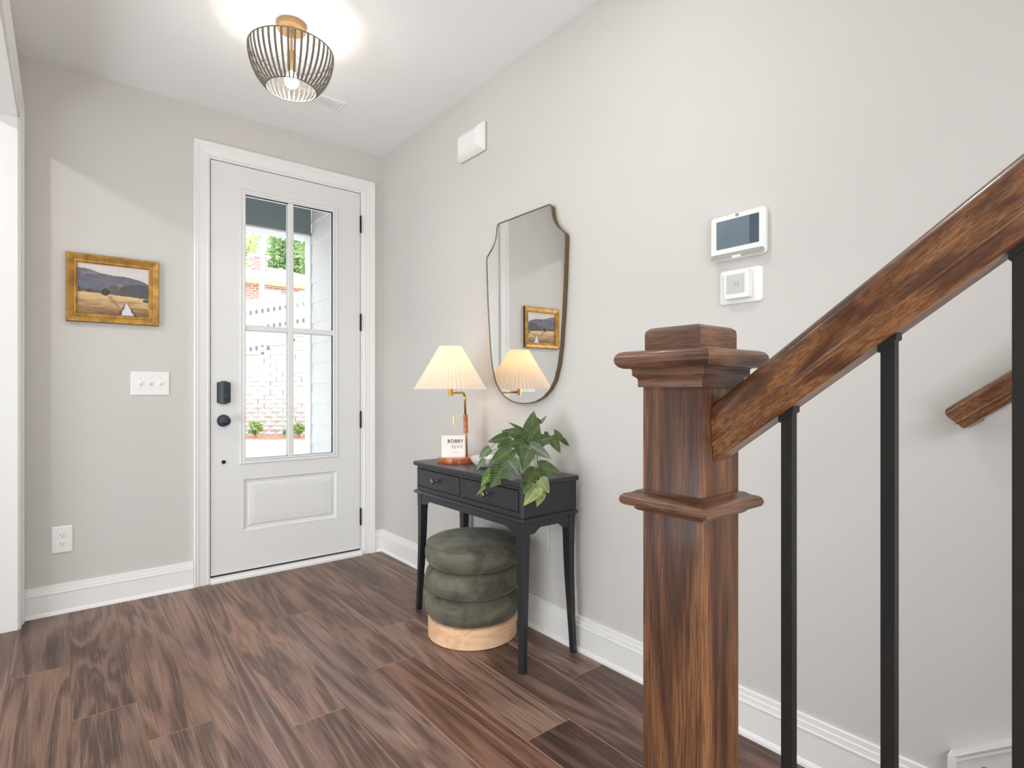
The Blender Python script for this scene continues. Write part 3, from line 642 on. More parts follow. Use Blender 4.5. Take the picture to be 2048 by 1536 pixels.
for nm, r, zz in (('top_ring', .1775, 2.622), ('bottom_ring', .105, 2.453)):
    bm = BM(); n = 64; R = []
    for k in range(n + 1):
        a = 2 * PI * k / n; R.append([(PLX + (r + .0026 * math.cos(b)) * math.cos(a), PLY + (r + .0026 * math.cos(b)) * math.sin(a), zz + .0026 * math.sin(b)) for b in [2 * PI * i / 8 for i in range(8)]])
    rings(bm, R); bmesh.ops.remove_doubles(bm, verts=bm.verts, dist=1e-6); obj(nm, bm, M['ribgrey'], cl, smooth=True)
bm = BM(); R = []; hw = .0042; th = .0018
for i, (r, zz) in enumerate(PR):
    a, b = PR[max(i - 1, 0)], PR[min(i + 1, len(PR) - 1)]; d = Vector((b[0] - a[0], b[1] - a[1])).normalized(); nr = Vector((-d.y, d.x)) * th
    R.append([(r + nr.x, -hw, zz + nr.y), (r + nr.x, hw, zz + nr.y), (r - nr.x, hw, zz - nr.y), (r - nr.x, -hw, zz - nr.y)])
rings(bm, R, True, True, True)
rib = obj('rib', bm, M['ribgrey'], cl, loc=(PLX, PLY, 0)); 
for k in range(1, 42):
    c = rib.copy(); C.objects.link(c); c.parent = cl; c.rotation_euler = (0, 0, 2 * PI * k / 42)
for k in range(4):
    a = .5 + k * PI / 2; bm = BM(); tube(bm, [(PLX + .016 * math.cos(a), PLY + .016 * math.sin(a), 2.616), (PLX + .1765 * math.cos(a), PLY + .1765 * math.sin(a), 2.621)], .0012, 6); obj('spoke', bm, M['brassmatte'], cl)
vt = thing('ceiling_vent', 'white slotted air vent in the ceiling near the door', 'vent', (-.64, -.486, CH))
bm = BM(); mitre(bm, (-.80, -.485, -.552, -.42), [(0, 0), (0, .003), (-.006, .007), (-.020, .007), (-.022, .002)], lambda a, b, h: (a, b, CH - h)); obj('vent_frame', bm, M['plastic'], vt)
bx('vent_back', M['ink'], vt, -.79, -.495, -.542, -.43, CH - .0015, CH - .0005)
bm = BM(); prism(bm, [(-.0055, 0), (.0028, -.0055), (.0035, -.005), (-.0045, .0008)], lambda p, q, s: (p, s, q), -.055, .055); sl = obj('slat', bm, M['plastic'], vt, loc=(-.775, -.486, CH - .0025))
for k in range(1, 21):
    c = sl.copy(); C.objects.link(c); c.parent = vt; c.location = sl.location + Vector((k * .0135, 0, 0))

# ------------------------------------------------------------------ things on the right wall
HALF = [(0, .455), (.188, .455), (.198, .450), (.2035, .437), (.2065, .41), (.213, .386), (.225, .363), (.245, .339), (.268, .321), (.284, .308), (.291, .297), (.2925, .283), (.2885, .2), (.281, .06), (.271, -.06), (.258, -.19), (.2435, -.27), (.22, -.338), (.185, -.385), (.14, -.418), (.09, -.438), (.045, -.446), (0, -.449)]
OUTL = HALF + [(-u, v) for u, v in HALF[-2:0:-1]]
def offs(L, d):
    n = len(L); R = []
    for i in range(n):
        a = Vector(L[i - 1]); b = Vector(L[i]); c = Vector(L[(i + 1) % n]); t1 = (b - a).normalized(); t2 = (c - b).normalized(); nn = Vector((t1.y + t2.y, -(t1.x + t2.x)))
        nn = nn.normalized() if nn.length > 1e-6 else Vector((t1.y, -t1.x)); k = max(.5, nn.dot(Vector((t1.y, -t1.x)))); p = b - nn * d / k; R.append((p.x, p.y))
    return R
mi = thing('wall_mirror', 'shield shaped wall mirror with thin bronze frame above the console table', 'mirror', (-.001, -1.5555, 1.05)); mi.rotation_euler = (0, -.0027, 0)
mm_ = lambda L, h: [(-h, -1.5555 + u, 1.5 + v) for u, v in L]
bm = BM(); rings(bm, [mm_(offs(OUTL, -.004), .001), mm_(offs(OUTL, -.004), .027), mm_(offs(OUTL, -.002), .0285), mm_(offs(OUTL, .001), .0285), mm_(offs(OUTL, .001), .024)]); obj('mirror_frame', bm, M['bronze'], mi)
bm = BM(); bm.faces.new([bm.verts.new(p) for p in mm_(OUTL, .0255)]); bm.normal_update()
for f in bm.faces:
    if f.normal.x > 0: f.normal_flip()
obj('mirror_glass', bm, M['mirror'], mi)
sr = thing('chime_box', 'white rounded box high on the right wall above the mirror', 'wall box', (0, -1.1, 2.375))
bx('back_plate', M['grille'], sr, -.006, 0, -1.226, -.984, 2.382, 2.528)
bm = BM(); R = []
for d, h in ((0, .006), (0, .012), (-.008, .028), (-.022, .042), (-.036, .049)): R.append([right(a, b, h) for a, b in ((-1.224 - d, 2.380 - d), (-.988 + d, 2.380 - d), (-.988 + d, 2.530 + d), (-1.224 - d, 2.530 + d))])
rings(bm, R, True, False, True); obj('cover', bm, M['plastic'], sr, smooth=.35)
def rrect(a0, a1, b0, b1, r, n=5):
    P = []
    for cx, cz, s in ((a1 - r, b1 - r, 0), (a0 + r, b1 - r, PI / 2), (a0 + r, b0 + r, PI), (a1 - r, b0 + r, 1.5 * PI)): P += [(cx + r * math.cos(s + PI / 2 * i / n), cz + r * math.sin(s + PI / 2 * i / n)) for i in range(n + 1)]
    return P
def pad(bm, rr, layers):
    a0, a1, b0, b1, r = rr; R = [[right(a, b, h) for a, b in rrect(a0 + d, a1 - d, b0 + d, b1 - d, max(.001, r - d * .5))] for d, h in layers]; rings(bm, R, True, False, True)
ap = thing('alarm_panel', 'white touchscreen alarm panel on the right wall above the thermostat', 'control panel', (0, -2.64, 1.548))
bm = BM(); pad(bm, (-2.7345, -2.5455, 1.549, 1.6965, .012), [(.006, 0), (.006, .010), (0, .013), (0, .022), (.0015, .0255), (.004, .0275)]); obj('housing', bm, M['plastic'], ap, smooth=.5)
bm = BM(); pad(bm, (-2.7155, -2.5687, 1.586, 1.6785, .002), [(0, .0272), (0, .0285)]); sc_ = obj('touchscreen', bm, M['screen'], ap)
bm = BM(); pad(bm, (-2.7145, -2.6845, 1.587, 1.6775, .001), [(0, .0284), (0, .0289)]); obj('screen_column', bm, M['screen_dark'], sc_)
bm = BM(); pad(bm, (-2.7325, -2.5475, 1.5515, 1.5695, .008), [(0, .0262), (0, .0283)]); obj('speaker_grille', bm, M['grille'], ap)
bm = BM(); pad(bm, (-2.655, -2.625, 1.5505, 1.5585, .002), [(0, .027), (0, .0295)]); obj('home_button', bm, M['plastic'], ap)
bm = BM(); pad(bm, (-2.6475, -2.6365, 1.6835, 1.6925, .001), [(0, .0272), (0, .0285)]); obj('camera_window', bm, M['inklight'], ap)
for y in (-2.6085, -2.6743):
    bm = BM(); lathe(bm, [(.0027, -.0272), (.0027, -.0284), (.0005, -.0286)], (0, y, 1.6885), 12, 'x'); obj('status_light', bm, M['led'], ap)
th = thing('thermostat', 'white square thermostat reading 73 on its rounded wall plate', 'thermostat', (0, -2.64, 1.402))
bm = BM(); pad(bm, (-2.7155, -2.568, 1.4025, 1.5155, .012), [(0, 0), (0, .005), (.002, .0075), (.004, .008)]); obj('wall_plate', bm, M['plastic'], th, smooth=.5)
bm = BM(); pad(bm, (-2.684, -2.596, 1.4155, 1.5085, .008), [(0, .007), (0, .026), (.001, .029), (.003, .0305)]); obj('control_unit', bm, M['plastic'], th, smooth=.5)
bm = BM(); pad(bm, (-2.6690, -2.6058, 1.432, 1.4950, .001), [(0, .0303), (0, .0309)]); lc = obj('display', bm, M['lcd'], th)
RW = Matrix(((0, 0, -1, 0), (-1, 0, 0, 0), (0, 1, 0, 0), (0, 0, 0, 1)))     # text plane facing the room from the right wall
text('digits', '73', .019, M['inklight'], th, Matrix.Translation((-.0311, -2.6405, 1.4625)) @ RW)

# ------------------------------------------------------------------ console table
ct = thing('console_table', 'black two drawer console table with slim curved legs against the right wall', 'table', (-.185, -1.49, 0))
bm = BM(); R = [[(x, y, z_) for x, y in rrect(-.345 + d, -.025 - d, -1.93 + d, -1.055 - d, .012)] for d, z_ in ((.006, .7335), (0, .737), (0, .752), (.003, .7555))]
rings(bm, R, True, True, True); obj('table_top', bm, M['console'], ct)
BX0, BX1, BY0, BY1 = -.330, -.032, -1.914, -1.072
bm = BM(); P = [(BX0 + .011, BY0), (BX1, BY0), (BX1, BY1), (BX0 + .011, BY1), (BX0 + .011, BY1 - .004), (BX0 + .011, BY0 + .004)]
rings(bm, [[(x, y, z_) for x, y in P] for z_ in (.612, .7335)], True, True, True)
obj('case', bm, M['console'], ct)
OPN = ((-1.4745, -1.0805), (-1.8935, -1.4925)); OZ0, OZ1 = .6305, .7215
bm = BM()      # face frame round the two drawer openings
FX0, FX1 = BX0 - .001, BX0 + .010
for a, b, c, d in ((BY0 + .008, BY1 - .008, OZ1, .7335), (BY0 + .008, BY1 - .008, .612, OZ0), (BY0 + .008, OPN[1][0], OZ0, OZ1), (OPN[1][1], OPN[0][0], OZ0, OZ1), (OPN[0][1], BY1 - .008, OZ0, OZ1)): box(bm, FX0, FX1, a, b, c, d)
for yy, sg2 in ((BY0, 1), (BY1, -1)):    # chamfered corner posts
    prism(bm, [(BX0 + .011, yy), (BX0 + .008, yy), (FX0, yy + sg2 * .008), (BX0 + .011, yy + sg2 * .008)], lambda p, q, t: (p, q, t), .612, .7335)
obj('face_frame', bm, M['console'], ct)
for y0, y1 in OPN:
    y0, y1, z0, z1 = y0 + .0028, y1 - .0028, OZ0 + .0028, OZ1 - .0028
    bm = BM(); mitre(bm, (y0, y1, z0, z1), [(0, -.010), (0, .0028), (-.0012, .004), (-.0035, .004), (-.0046, .0015)], lambda a, b, h: (BX0 - h, a, b))
    v = [bm.verts.new((BX0 - .0015, a, b)) for a, b in ((y0 + .0046, z0 + .0046), (y1 - .0046, z0 + .0046), (y1 - .0046, z1 - .0046), (y0 + .0046, z1 - .0046))]; bm.faces.new(v); bmesh.ops.recalc_face_normals(bm, faces=bm.faces)
    dr = obj('drawer', bm, M['console'], ct)
    bm = BM(); lathe(bm, [(.0075, -.0005), (.0075, -.003), (.0045, -.005), (.004, -.012), (.0055, -.015), (.0115, -.020), (.0135, -.024), (.0125, -.028), (.006, -.031)], (BX0, (y0 + y1) / 2 + .012, .6755), 20, 'x'); obj('knob', bm, M['nickel'], dr, smooth=.8)
bm = BM(); R = [[(x, y, z_) for x, y in rrect(-.345 + d, -.026 - d, -1.9285 + d, -1.0575 - d, .01)] for d, z_ in ((.008, .5945), (.001, .597), (0, .602), (.003, .607), (.012, .612))]
rings(bm, R, True, True, True); obj('waist_moulding', bm, M['console'], ct)
def apron(name, fn, a, b, ztop=.5945):
    L = b - a; s = lambda t: a + t
    P = [(a, ztop), (a, .541), (a + .055, .541), (a + .068, .545), (a + .080, .553), (a + .095, .5605), (a + .115, .563), (b - .115, .563), (b - .095, .5605), (b - .080, .553), (b - .068, .545), (b - .055, .541), (b, .541), (b, ztop)]
    bm = BM(); prism(bm, P, fn, 0, .018); obj(name, bm, M['console'], ct)
apron('front_apron', lambda p, q, t: (BX0 + .003 + t, p, q), BY0 + .01, BY1 - .01)
apron('back_apron', lambda p, q, t: (BX1 - .003 - t, p, q), BY0 + .01, BY1 - .01)
def side(name, y0, sgn):
    a, b = BX0 + .01, BX1 - .01
    P = [(a, .5945), (a, .541), (a + .05, .541), (a + .062, .545), (a + .075, .556), (a + .09, .563), (b - .09, .563), (b - .075, .556), (b - .062, .545), (b - .05, .541), (b, .541), (b, .5945)]
    bm = BM(); prism(bm, P, lambda p, q, t: (p, y0 + sgn * t, q), 0, .018); obj(name, bm, M['console'], ct)
side('side_apron', BY0 + .003, 1); side('side_apron', BY1 - .003, -1)
def leg(x, y, sx, sy):      # x, y: outer corner at the top; sabre leg, chamfered on the outer corner
    bm = BM(); R = []
    for i in range(13):
        t = i / 12; z_ = .5945 * (1 - t); w_ = .041 - .016 * min(1, t * 1.15) if t > .1 else .041
        o = -.0025 * math.sin(min(1, t * 1.5) * PI) + .006 * max(0, (t - .62) / .38) ** 1.7     # slight inward belly, flared foot
        xo, yo = x + sx * o, y + sy * o; c = .006
        R.append([(xo - sx * c, yo, z_), (xo, yo - sy * c, z_), (xo, yo - sy * w_, z_), (xo - sx * w_, yo - sy * w_, z_), (xo - sx * w_, yo, z_)])
    rings(bm, R, True, True, True); obj('leg', bm, M['console'], ct)
leg(BX0, BY0, -1, -1); leg(BX0, BY1, -1, 1); leg(BX1, BY0, 1, -1); leg(BX1, BY1, 1, 1)

# stool: three velvet rolls on a pale wooden plinth
st = thing('round_stool', 'round olive velvet stool with three stacked rolls tucked under the console', 'stool', (-.257, -1.466, 0))
bm = BM(); lathe(bm, [(.200, 0), (.2045, .003), (.2045, .086), (.2, .089)], (-.257, -1.466, 0), 56); obj('plinth', bm, M['pine'], st, smooth=.6)
def roll(z0, z1, top=False):
    h = z1 - z0; P = []
    for i in range(17):
        a = -PI / 2 + PI * i / 16; r = .219 - .052 + .052 * math.copysign(abs(math.cos(a)) ** .8, math.cos(a)); P.append((r, (z0 + z1) / 2 + h / 2 * math.copysign(abs(math.sin(a)) ** .95, math.sin(a))))
    if top:
        P = P[:-4] + [(.207, z1 - .008), (.19, z1 + .001), (.15, z1 + .007), (.08, z1 + .011), (.01, z1 + .012)]
    else: P = [(.1, z0)] + P + [(.1, z1)]
    bm = BM(); lathe(bm, P, (-.257, -1.466, 0), 56); return obj('cushion_roll' if not top else 'seat_cushion', bm, M['velvet'], st, smooth=.9)
roll(.0875, .2025); roll(.203, .3195); sc2 = roll(.320, .434, True)
bm = BM(); n = 56; R = []
for k in range(n + 1):
    a = 2 * PI * k / n; R.append([(-.257 + (.2085 + .0022 * math.cos(b)) * math.cos(a), -1.466 + (.2085 + .0022 * math.cos(b)) * math.sin(a), .4215 + .0022 * math.sin(b)) for b in [2 * PI * i / 6 for i in range(6)]])
rings(bm, R); obj('seam', bm, M['velvet'], sc2, smooth=True)

# table lamp
tl = thing('table_lamp', 'brass and orange wood table lamp with a lit pleated cone shade', 'lamp', (-.17, -1.23, .7555))
TT = .7555
bm = BM(); P = [(-.272, -1.184)] + [(-.172 + .101 * math.cos(a) , -1.21 + .105 * math.sin(a)) for a in [PI + .1 + (PI - .2) * i / 20 for i in range(21)]] + [(-.071, -1.224)]
rings(bm, [[(x, y, TT + z_) for x, y in P] for z_ in (0, .0225)] + [[(-.172 + (x + .172) * .985, -1.22 + (y + 1.22) * .985, TT + .025) for x, y in P]], True, True, True); obj('base', bm, M['cherry'], tl)
SBX, SBY = -.124, -1.2235
bm = BM(); tube(bm, [(SBX, SBY, TT + .022), (SBX - .004, SBY - .0, .885), (SBX - .006, SBY, .905)], .0045, 10); obj('lower_stem', bm, M['brass'], tl, smooth=True)
bm = BM(); tube(bm, [(SBX - .0065, SBY, .897), (SBX - .0095, SBY, .992)], .0115, 16); obj('wood_grip', bm, M['cherry'], tl, smooth=.6)
ARM = Vector((-.245, -1.257, 1.1045)); T0 = Vector((SBX - .0125, SBY, 1.1045)); hd = (ARM - T0).normalized()
pts = [Vector((SBX - .0095, SBY, .985)), Vector((SBX - .0125, SBY, 1.08))] + [T0 + Vector((0, 0, -.026)) + Vector((hd.x * .026 * (1 - math.cos(a)), hd.y * .026 * (1 - math.cos(a)), .026 * math.sin(a))) for a in [PI / 2 * i / 6 for i in range(1, 7)]] + [ARM - hd * .008]
bm = BM(); tube(bm, pts, .0058, 12); obj('swing_arm', bm, M['brass'], tl, smooth=True)
bm = BM(); lathe(bm, [(.012, 1.088), (.0125, 1.092), (.0125, 1.122), (.010, 1.126)], (ARM.x, ARM.y, 0), 8); obj('socket_cup', bm, M['brass'], tl)
bm = BM(); lathe(bm, [(.010, 1.126), (.010, 1.195)], (ARM.x, ARM.y, 0), 12); obj('lamp_holder', bm, M['brassmatte'], tl)
bm = BM(); lathe(bm, [(.010, 1.19), (.016, 1.21), (.026, 1.235), (.029, 1.255), (.024, 1.275), (.010, 1.286)], (ARM.x, ARM.y, 0), 20); obj('light_bulb', bm, M['lampbulb'], tl, smooth=True)
bm = BM(); N = 104; R = []
for h in range(9):
    f = h / 8; r = .176 + (.053 - .176) * f; z_ = 1.122 + .210 * f; am = .0036 * (1 - .55 * f)
    R.append([(ARM.x + (r + (am if k % 2 else -am)) * math.cos(2 * PI * k / N), ARM.y + (r + (am if k % 2 else -am)) * math.sin(2 * PI * k / N), z_ + (.0018 if k % 2 else -.0018) * (1 if h in (0, 8) else 0)) for k in range(N)])
rings(bm, R); obj('lamp_shade', bm, M['shade'], tl)
bm = BM(); tube(bm, [(ARM.x + .012, ARM.y - .012, 1.12), (ARM.x + .012, ARM.y - .012, .99)], .0006, 5); pc_ = obj('pull_chain', bm, M['lcd'], tl)
bm = BM(); tube(bm, [(ARM.x + .012, ARM.y - .012, .992), (ARM.x + .012, ARM.y - .012, .944)], .0038, 10); obj('chain_pull', bm, M['brass'], pc_, smooth=.6)

# little sign leaning on the lamp's stem
cdv = Vector((SY, CY, 0)); cr = Vector((CY, -SY, 0))
cc = Vector((-.2170, -1.2385, TT + .0252)); W2, H2 = .058, .108
sg = thing('name_sign', 'small frosted sign lettered BOBBY BERK standing on the lamp base', 'sign', cc)
fw = (cdv * .9 + cr * -.1).normalized(); sd = Vector((fw.y, -fw.x, 0))
bm = BM(); V = []
for dz in (0, 1):
    for a in (-1, 1):
        for d in (0, 1): V.append(bm.verts.new(cc + sd * (a * W2) + fw * (d * .004 + dz * .012) + Vector((0, 0, dz * H2))))
for f in [(0, 1, 3, 2), (4, 6, 7, 5), (0, 4, 5, 1), (2, 3, 7, 6), (0, 2, 6, 4), (1, 5, 7, 3)]: bm.faces.new([V[i] for i in f])
bmesh.ops.recalc_face_normals(bm, faces=bm.faces); obj('sign_plate', bm, M['card'], sg)
upv = Vector((fw.x * .012 / H2, fw.y * .012 / H2, 1)).normalized(); nv = sd.cross(upv)
def onsign(u, v): 
    o = cc + sd * u + Vector((fw.x * .012 * v / H2, fw.y * .012 * v / H2, v)) + nv * .0005
    return Matrix.Translation(o) @ Matrix((sd, upv, nv)).transposed().to_4x4()
text('lettering', 'BOBBY', .0235, M['ink'], sg, onsign(.011, .079), bold=.0005, spacing=1.12)
text('lettering', 'BERK', .0235, M['inklight'], sg, onsign(.021, .051), spacing=1.12)
for v, a in ((.026, .034), (.021, .024)):
    bm = BM(); mt = onsign(.012, v); 
    for p in ((-a / 2, -.0006), (a / 2, -.0006), (a / 2, .0006), (-a / 2, .0006)): bm.verts.new(mt @ Vector((p[0], p[1], 0)))
    bm.verts.ensure_lookup_table(); bm.faces.new(bm.verts[:]); obj('small_print', bm, M['inklight'], sg)

# fluted bowl
BWX, BWY = -.175, -1.475
bo = thing('fluted_bowl', 'low white fluted ceramic bowl between the lamp and the plant', 'bowl', (BWX, BWY, TT))
bm = BM(); n = 80; R = []
for r, h, f in ((.004, .0, 0), (.045, 0, 0), (.052, .003, .5), (.068, .018, 1), (.079, .034, 1), (.083, .045, 1), (.0835, .048, .6), (.081, .047, 0), (.076, .036, 0), (.062, .016, 0), (.04, .008, 0), (.004, .007, 0)):
    R.append([(BWX + (r + f * .0016 * (1 if k % 4 < 2 else -1)) * math.cos(2 * PI * k / n), BWY + (r + f * .0016 * (1 if k % 4 < 2 else -1)) * math.sin(2 * PI * k / n), TT + h) for k in range(n)])
rings(bm, R, True, True, True); obj('bowl_body', bm, M['white_ceramic'], bo, smooth=.5)

# potted plant
PCX, PCY = -.178, -1.787
pp = thing('potted_plant', 'trailing heart leaf plant in a white pot at the near end of the console', 'plant', (PCX, PCY, TT))
bm = BM(); lathe(bm, [(.030, 0), (.036, .002), (.043, .012), (.0445, .03), (.043, .07), (.041, .098), (.040, .102), (.0375, .102), (.037, .09)], (PCX, PCY, TT), 36, cap1=False); obj('pot', bm, M['white_ceramic'], pp, smooth=.9)
bm = BM(); lathe(bm, [(.002, .092), (.037, .090)], (PCX, PCY, TT), 24, cap1=False); obj('soil', bm, M['soil'], pp)
LEAVES = [
(-0.175,-1.789,0.927,-0.169,-1.794,1.025,0.067,0),(-0.202,-1.806,0.904,-0.18,-1.843,0.968,0.079,0),(-0.178,-1.748,0.935,-0.231,-1.705,0.978,0.018,0),(-0.202,-1.767,0.927,-0.285,-1.726,0.945,0.044,0),
(-0.174,-1.764,0.908,-0.231,-1.68,0.932,0.044,0),(-0.263,-1.744,0.917,-0.353,-1.723,0.904,0.044,0),(-0.204,-1.792,0.891,-0.317,-1.739,0.891,0.038,0),(-0.201,-1.807,0.892,-0.143,-1.892,0.921,0.061,0),
(-0.121,-1.858,0.915,-0.107,-1.895,0.854,0.038,0),(-0.065,-1.852,0.904,-0.071,-1.821,0.948,0.029,0),(-0.055,-1.847,0.906,-0.012,-1.856,0.872,0.02,0),(-0.21,-1.825,0.883,-0.161,-1.897,0.837,0.047,1),
(-0.242,-1.799,0.883,-0.256,-1.82,0.834,0.056,0),(-0.281,-1.781,0.867,-0.369,-1.749,0.813,0.061,0),(-0.315,-1.677,0.866,-0.35,-1.648,0.827,0.035,1),(-0.364,-1.702,0.826,-0.395,-1.69,0.783,0.02,1),
(-0.299,-1.792,0.822,-0.272,-1.827,0.764,0.059,1),(-0.334,-1.79,0.794,-0.379,-1.773,0.721,0.07,0),(-0.352,-1.75,0.784,-0.4,-1.73,0.723,0.041,2),(-0.39,-1.745,0.721,-0.423,-1.731,0.688,0.013,2),
(-0.232,-1.833,0.862,-0.26,-1.83,0.79,0.056,0),(-0.192,-1.853,0.797,-0.137,-1.929,0.776,0.059,0),(-0.234,-1.883,0.791,-0.368,-1.967,0.731,0.061,0),(-0.282,-1.959,0.763,-0.248,-1.981,0.714,0.053,3),
(-0.298,-1.966,0.736,-0.369,-1.973,0.682,0.053,3),(-0.281,-1.973,0.714,-0.315,-1.984,0.671,0.035,3),(-0.119,-1.783,0.973,-0.084,-1.785,1.005,0.013,1),(-0.132,-1.785,0.975,-0.136,-1.782,0.998,0.023,0),
(-0.118,-1.809,0.929,-0.095,-1.815,0.928,0.018,0),(-0.282,-1.703,0.866,-0.266,-1.716,0.884,0.026,1)]
HW = [(-.10, .16), (-.085, .30), (-.02, .42), (.10, .495), (.24, .5), (.40, .455), (.56, .365), (.70, .265), (.82, .165), (.92, .075), (1.0, 0)]
for i, (bx_, by_, bz_, tx, ty, tz, wd, kind) in enumerate(LEAVES):
    rr = random.Random(i * 3 + 1); Bp, Tp = Vector((bx_, by_, bz_)), Vector((tx, ty, tz)); ax = Tp - Bp; Ln = ax.length * 1.04; wd *= 1.13; ax.normalize()
    view = Vector((-.6, -.75, .28)) + Vector((rr.uniform(-.25, .25), rr.uniform(-.25, .25), rr.uniform(-.1, .3))); nr = (view - ax * view.dot(ax)).normalized(); sd_ = ax.cross(nr)
    bm = BM(); uvl = bm.loops.layers.uv.new('UVMap'); bend = rr.uniform(.04, .12) * Ln; fold = rr.uniform(.12, .3); rows = []; uvs = {}
    for t, hw_ in HW:
        row = []
        for j in (-1, -.5, 0, .5, 1):
            if t < 0 and j == 0: tt_ = t + .085
            elif t < 0: tt_ = t + .03 * (abs(j) == .5)
            else: tt_ = t
            u = j * hw_; p = Bp + ax * (tt_ * Ln) + sd_ * (u * wd) + nr * (-bend * (tt_ ** 2) * 1.0 + fold * abs(u) * wd + .002 * math.sin(t * 22 + j * 3) * abs(j))
            v = bm.verts.new(p); uvs[v] = (u, tt_); row.append(v)
        rows.append(row)
    for a, b in zip(rows, rows[1:]):
        for j in range(4): bm.faces.new((a[j], a[j + 1], b[j + 1], b[j]))
    for f in bm.faces:
        for lp in f.loops: lp[uvl].uv = uvs[lp.vert]
    obj('leaf', bm, M['leaf%d' % kind], pp, smooth=True)
    o_ = Vector((PCX + .012 * math.cos(i * 2.4), PCY + .012 * math.sin(i * 2.4), TT + .09)); e = Bp + ax * (.0 * Ln)
    mid = (o_ + e) / 2 + Vector((0, 0, .05 if e.z < .9 else .012)) + Vector(((e - o_).x * .12, (e - o_).y * .12, 0))
    bm = BM(); tube(bm, [o_, o_.lerp(mid, .5) + Vector((0, 0, .012)), mid, mid.lerp(e, .55) + Vector((0, 0, .008)), e], [.0016, .0014, .0012, .0011, .001], 6); obj('leaf_stalk', bm, M['stem'], pp, smooth=True)
# power cord behind the table
bm = BM(); tube(bm, [(-.004, -1.71, .52), (-.004, -1.712, .45), (-.004, -1.708, .36)], .003, 6)
tag(obj('lamp_cord', bm, M['plastic'], None, smooth=True), 'short white cord on the wall behind the console leg', 'cord')

# ------------------------------------------------------------------ stairs and railing
sg_ = thing('staircase', 'oak tread staircase rising beside the right wall behind the railing', 'stairs', (-.43, -3.3, 0))
RISE, RUN, NY, NZ1 = .19, .252, -3.262, .216
for i in range(6):
    y1 = NY - i * RUN; zt = NZ1 + i * RISE
    bm = BM(); prism(bm, [(y1 + .0, zt - .022), (y1 + .004, zt - .010), (y1 + .0, zt - .002), (y1 - .008, zt), (y1 - RUN - .03, zt), (y1 - RUN - .03, zt - .026), (y1 - .006, zt - .026)], lambda p, q, t: (t, p, q), -.86, -.016); obj('tread', bm, M['stain_x'], sg_)
    bx('riser', M['trim'], sg_, -.845, -.016, y1 - .05, y1 - .03, 0 if i == 0 else zt - RISE, zt - .026)
# wall skirt board with a raised cap, ending in a plumb return
def skl(y): return .214 + (-3.197 - y) * .755
bm = BM(); prism(bm, [(-3.2, 0), (-3.2, skl(-3.2) - .02), (-4.75, skl(-4.75) - .02), (-4.75, 0)], lambda p, q, t: (t, p, q), -.014, -.0005); obj('skirt_board', bm, M['trim'], sg_)
bm = BM(); P = [(0, 0), (.03, 0), (.031, -.006), (.027, -.014), (.027, -.021), (0, -.021)]
rings(bm, [[(-p, -3.197, skl(-3.197) + q) for p, q in P], [(-p, -4.75, skl(-4.75) + q) for p, q in P]], True, True, True); obj('skirt_cap', bm, M['trim'], sg_)
bx('skirt_return', M['trim'], sg_, -.0305, -.0005, -3.215, -3.197, 0, skl(-3.2))
rl = thing('stair_railing', 'stained oak newel post and handrail with square black iron balusters', 'railing', (-.838, -3.005, 0))
NX0, NX1, NY0, NY1 = -.898, -.778, -3.065, -2.945
bm = BM(); box(bm, NX0, NX1, NY0, NY1, 0, 1.19); nw = obj('newel_post', bm, M['stain'], rl)
def around(name, prof, m, parent):   # a moulding round the post: [(outward, z)]
    bm = BM(); R = []
    for d, z_ in prof: R.append([(NX0 - d, NY0 - d, z_), (NX1 + d, NY0 - d, z_), (NX1 + d, NY1 + d, z_), (NX0 - d, NY1 + d, z_)])
    rings(bm, R, True, True, True)
    for f in bm.faces:
        if abs(f.normal.x) > abs(f.normal.y) and abs(f.normal.x) > .25: f.material_index = 1
    return obj(name, bm, [m, M['stain_d']], parent, smooth=.6)
around('newel_cap_plate', [(0, 1.158), (.026, 1.158), (.033, 1.1615), (.037, 1.167), (.0385, 1.174), (.037, 1.181), (.033, 1.1865), (.026, 1.1895), (-.004, 1.1905)], M['stain_x'], nw)
around('newel_cap_moulding', [(0, 1.124), (.007, 1.124), (.007, 1.138), (.009, 1.141), (.013, 1.144), (.0145, 1.146), (.0145, 1.155), (.017, 1.1585), (0, 1.1585)], M['stain_x'], nw)
around('newel_cap_block', [(-.002, 1.190), (-.002, 1.221), (-.0035, 1.227), (-.009, 1.2315), (-.018, 1.2335)], M['stain_x'], nw)
around('newel_collar', [(0, .8965), (.007, .8965), (.011, .900), (.0125, .9045), (.0235, .906), (.029, .909), (.0315, .914), (.0315, .9185), (.029, .924), (.0235, .9275), (.016, .929), (.008, .934), (0, .9355)], M['stain_x'], nw)
HP = [(0, .042), (.010, .0415), (.020, .0395), (.027, .034), (.031, .026), (.0318, .018), (.0308, .008), (.0278, -.006), (.0272, -.010), (.0285, -.013), (.0288, -.016), (.0272, -.0185), (.0245, -.0195), (.0242, -.034), (.0225, -.038), (.019, -.040), (0, -.040)]
PROF = [(u, v) for u, v in HP] + [(-u, v) for u, v in HP[-2:0:-1]]
PITCH = math.atan(.755)
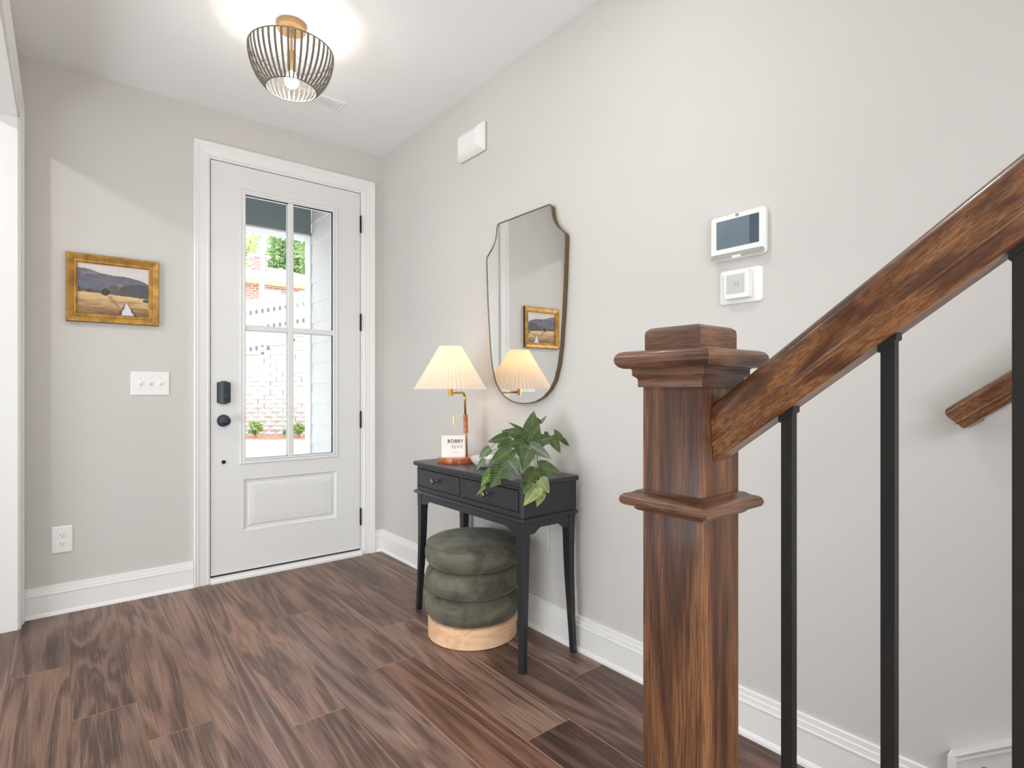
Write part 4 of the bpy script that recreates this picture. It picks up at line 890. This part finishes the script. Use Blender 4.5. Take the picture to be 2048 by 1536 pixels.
def rail(name, parent, x, y, z_, length, sc=1.0, plumb=False):
    bm = BM(); tn = math.tan(PITCH) if plumb else 0
    prism(bm, [(u * sc, v * sc) for u, v in PROF], lambda p, q, t: (p, -t + (q * -tn if t == 0 and plumb else 0) * 1.0, q), 0, length)
    return obj(name, bm, M['stain_y'], parent, smooth=.5, loc=(x, y, z_), rot=(-PITCH, 0, 0))
rail('handrail', rl, -.838, NY0 - .001, 1.046, 2.2, plumb=True)
y = -3.1836
while y > -4.7:
    zb = NZ1 + RISE * math.floor((NY - y) / RUN) if y < NY else 0.0
    zt = 1.046 + (NY0 - y) * .755 - .050
    bm = BM(); s = .0085
    P = [(-.838 - s, y - s), (-.838 + s, y - s), (-.838 + s, y + s), (-.838 - s, y + s)]
    V = rings(bm, [[(a, b, max(0, zb)) for a, b in P], [(a, b, 1.046 + (NY0 - b) * .755 - .0495) for a, b in P]], True, True, True)
    ba = obj('baluster', bm, M['blackiron'], rl)
    bm = BM(); s2 = s + .003; P = [(-.838 - s2, y - s2), (-.838 + s2, y - s2), (-.838 + s2, y + s2), (-.838 - s2, y + s2)]
    rings(bm, [[(a, b, 1.046 + (NY0 - b) * .755 - .060) for a, b in P], [(a, b, 1.046 + (NY0 - b) * .755 - .0495) for a, b in P]], True, True, True); obj('baluster_shoe', bm, M['blackiron'], ba)
    y -= .1385
hr = thing('wall_handrail', 'short end of a stained oak handrail mounted on the right wall', 'handrail', (-.05, -3.22, 1.03))
bm = BM(); sc7 = .72; Pm = .0318 * sc7      # mitred return into the wall at the lower end
rings(bm, [[(.0545, -(u * sc7 + Pm), v * sc7) for u, v in PROF], [(u * sc7, -(u * sc7 + Pm), v * sc7) for u, v in PROF], [(u * sc7, -1.6, v * sc7) for u, v in PROF]], True, True, True)
obj('rail', bm, M['stain_y'], hr, smooth=.5, loc=(-.055, -3.2145, 1.0455), rot=(-PITCH, 0, 0))
for yy in (-3.62, -4.3):
    zz = 1.05 + (-3.222 - yy) * .755 - .04; bm = BM(); tube(bm, [(-.001, yy, zz - .03), (-.03, yy, zz - .03), (-.055, yy, zz - .015), (-.055, yy, zz + .002)], .006, 8); lathe(bm, [(.025, -.0005), (.025, -.005), (.01, -.008)], (0, yy, zz - .03), 16, 'x'); obj('rail_bracket', bm, M['blackiron'], hr, smooth=True)
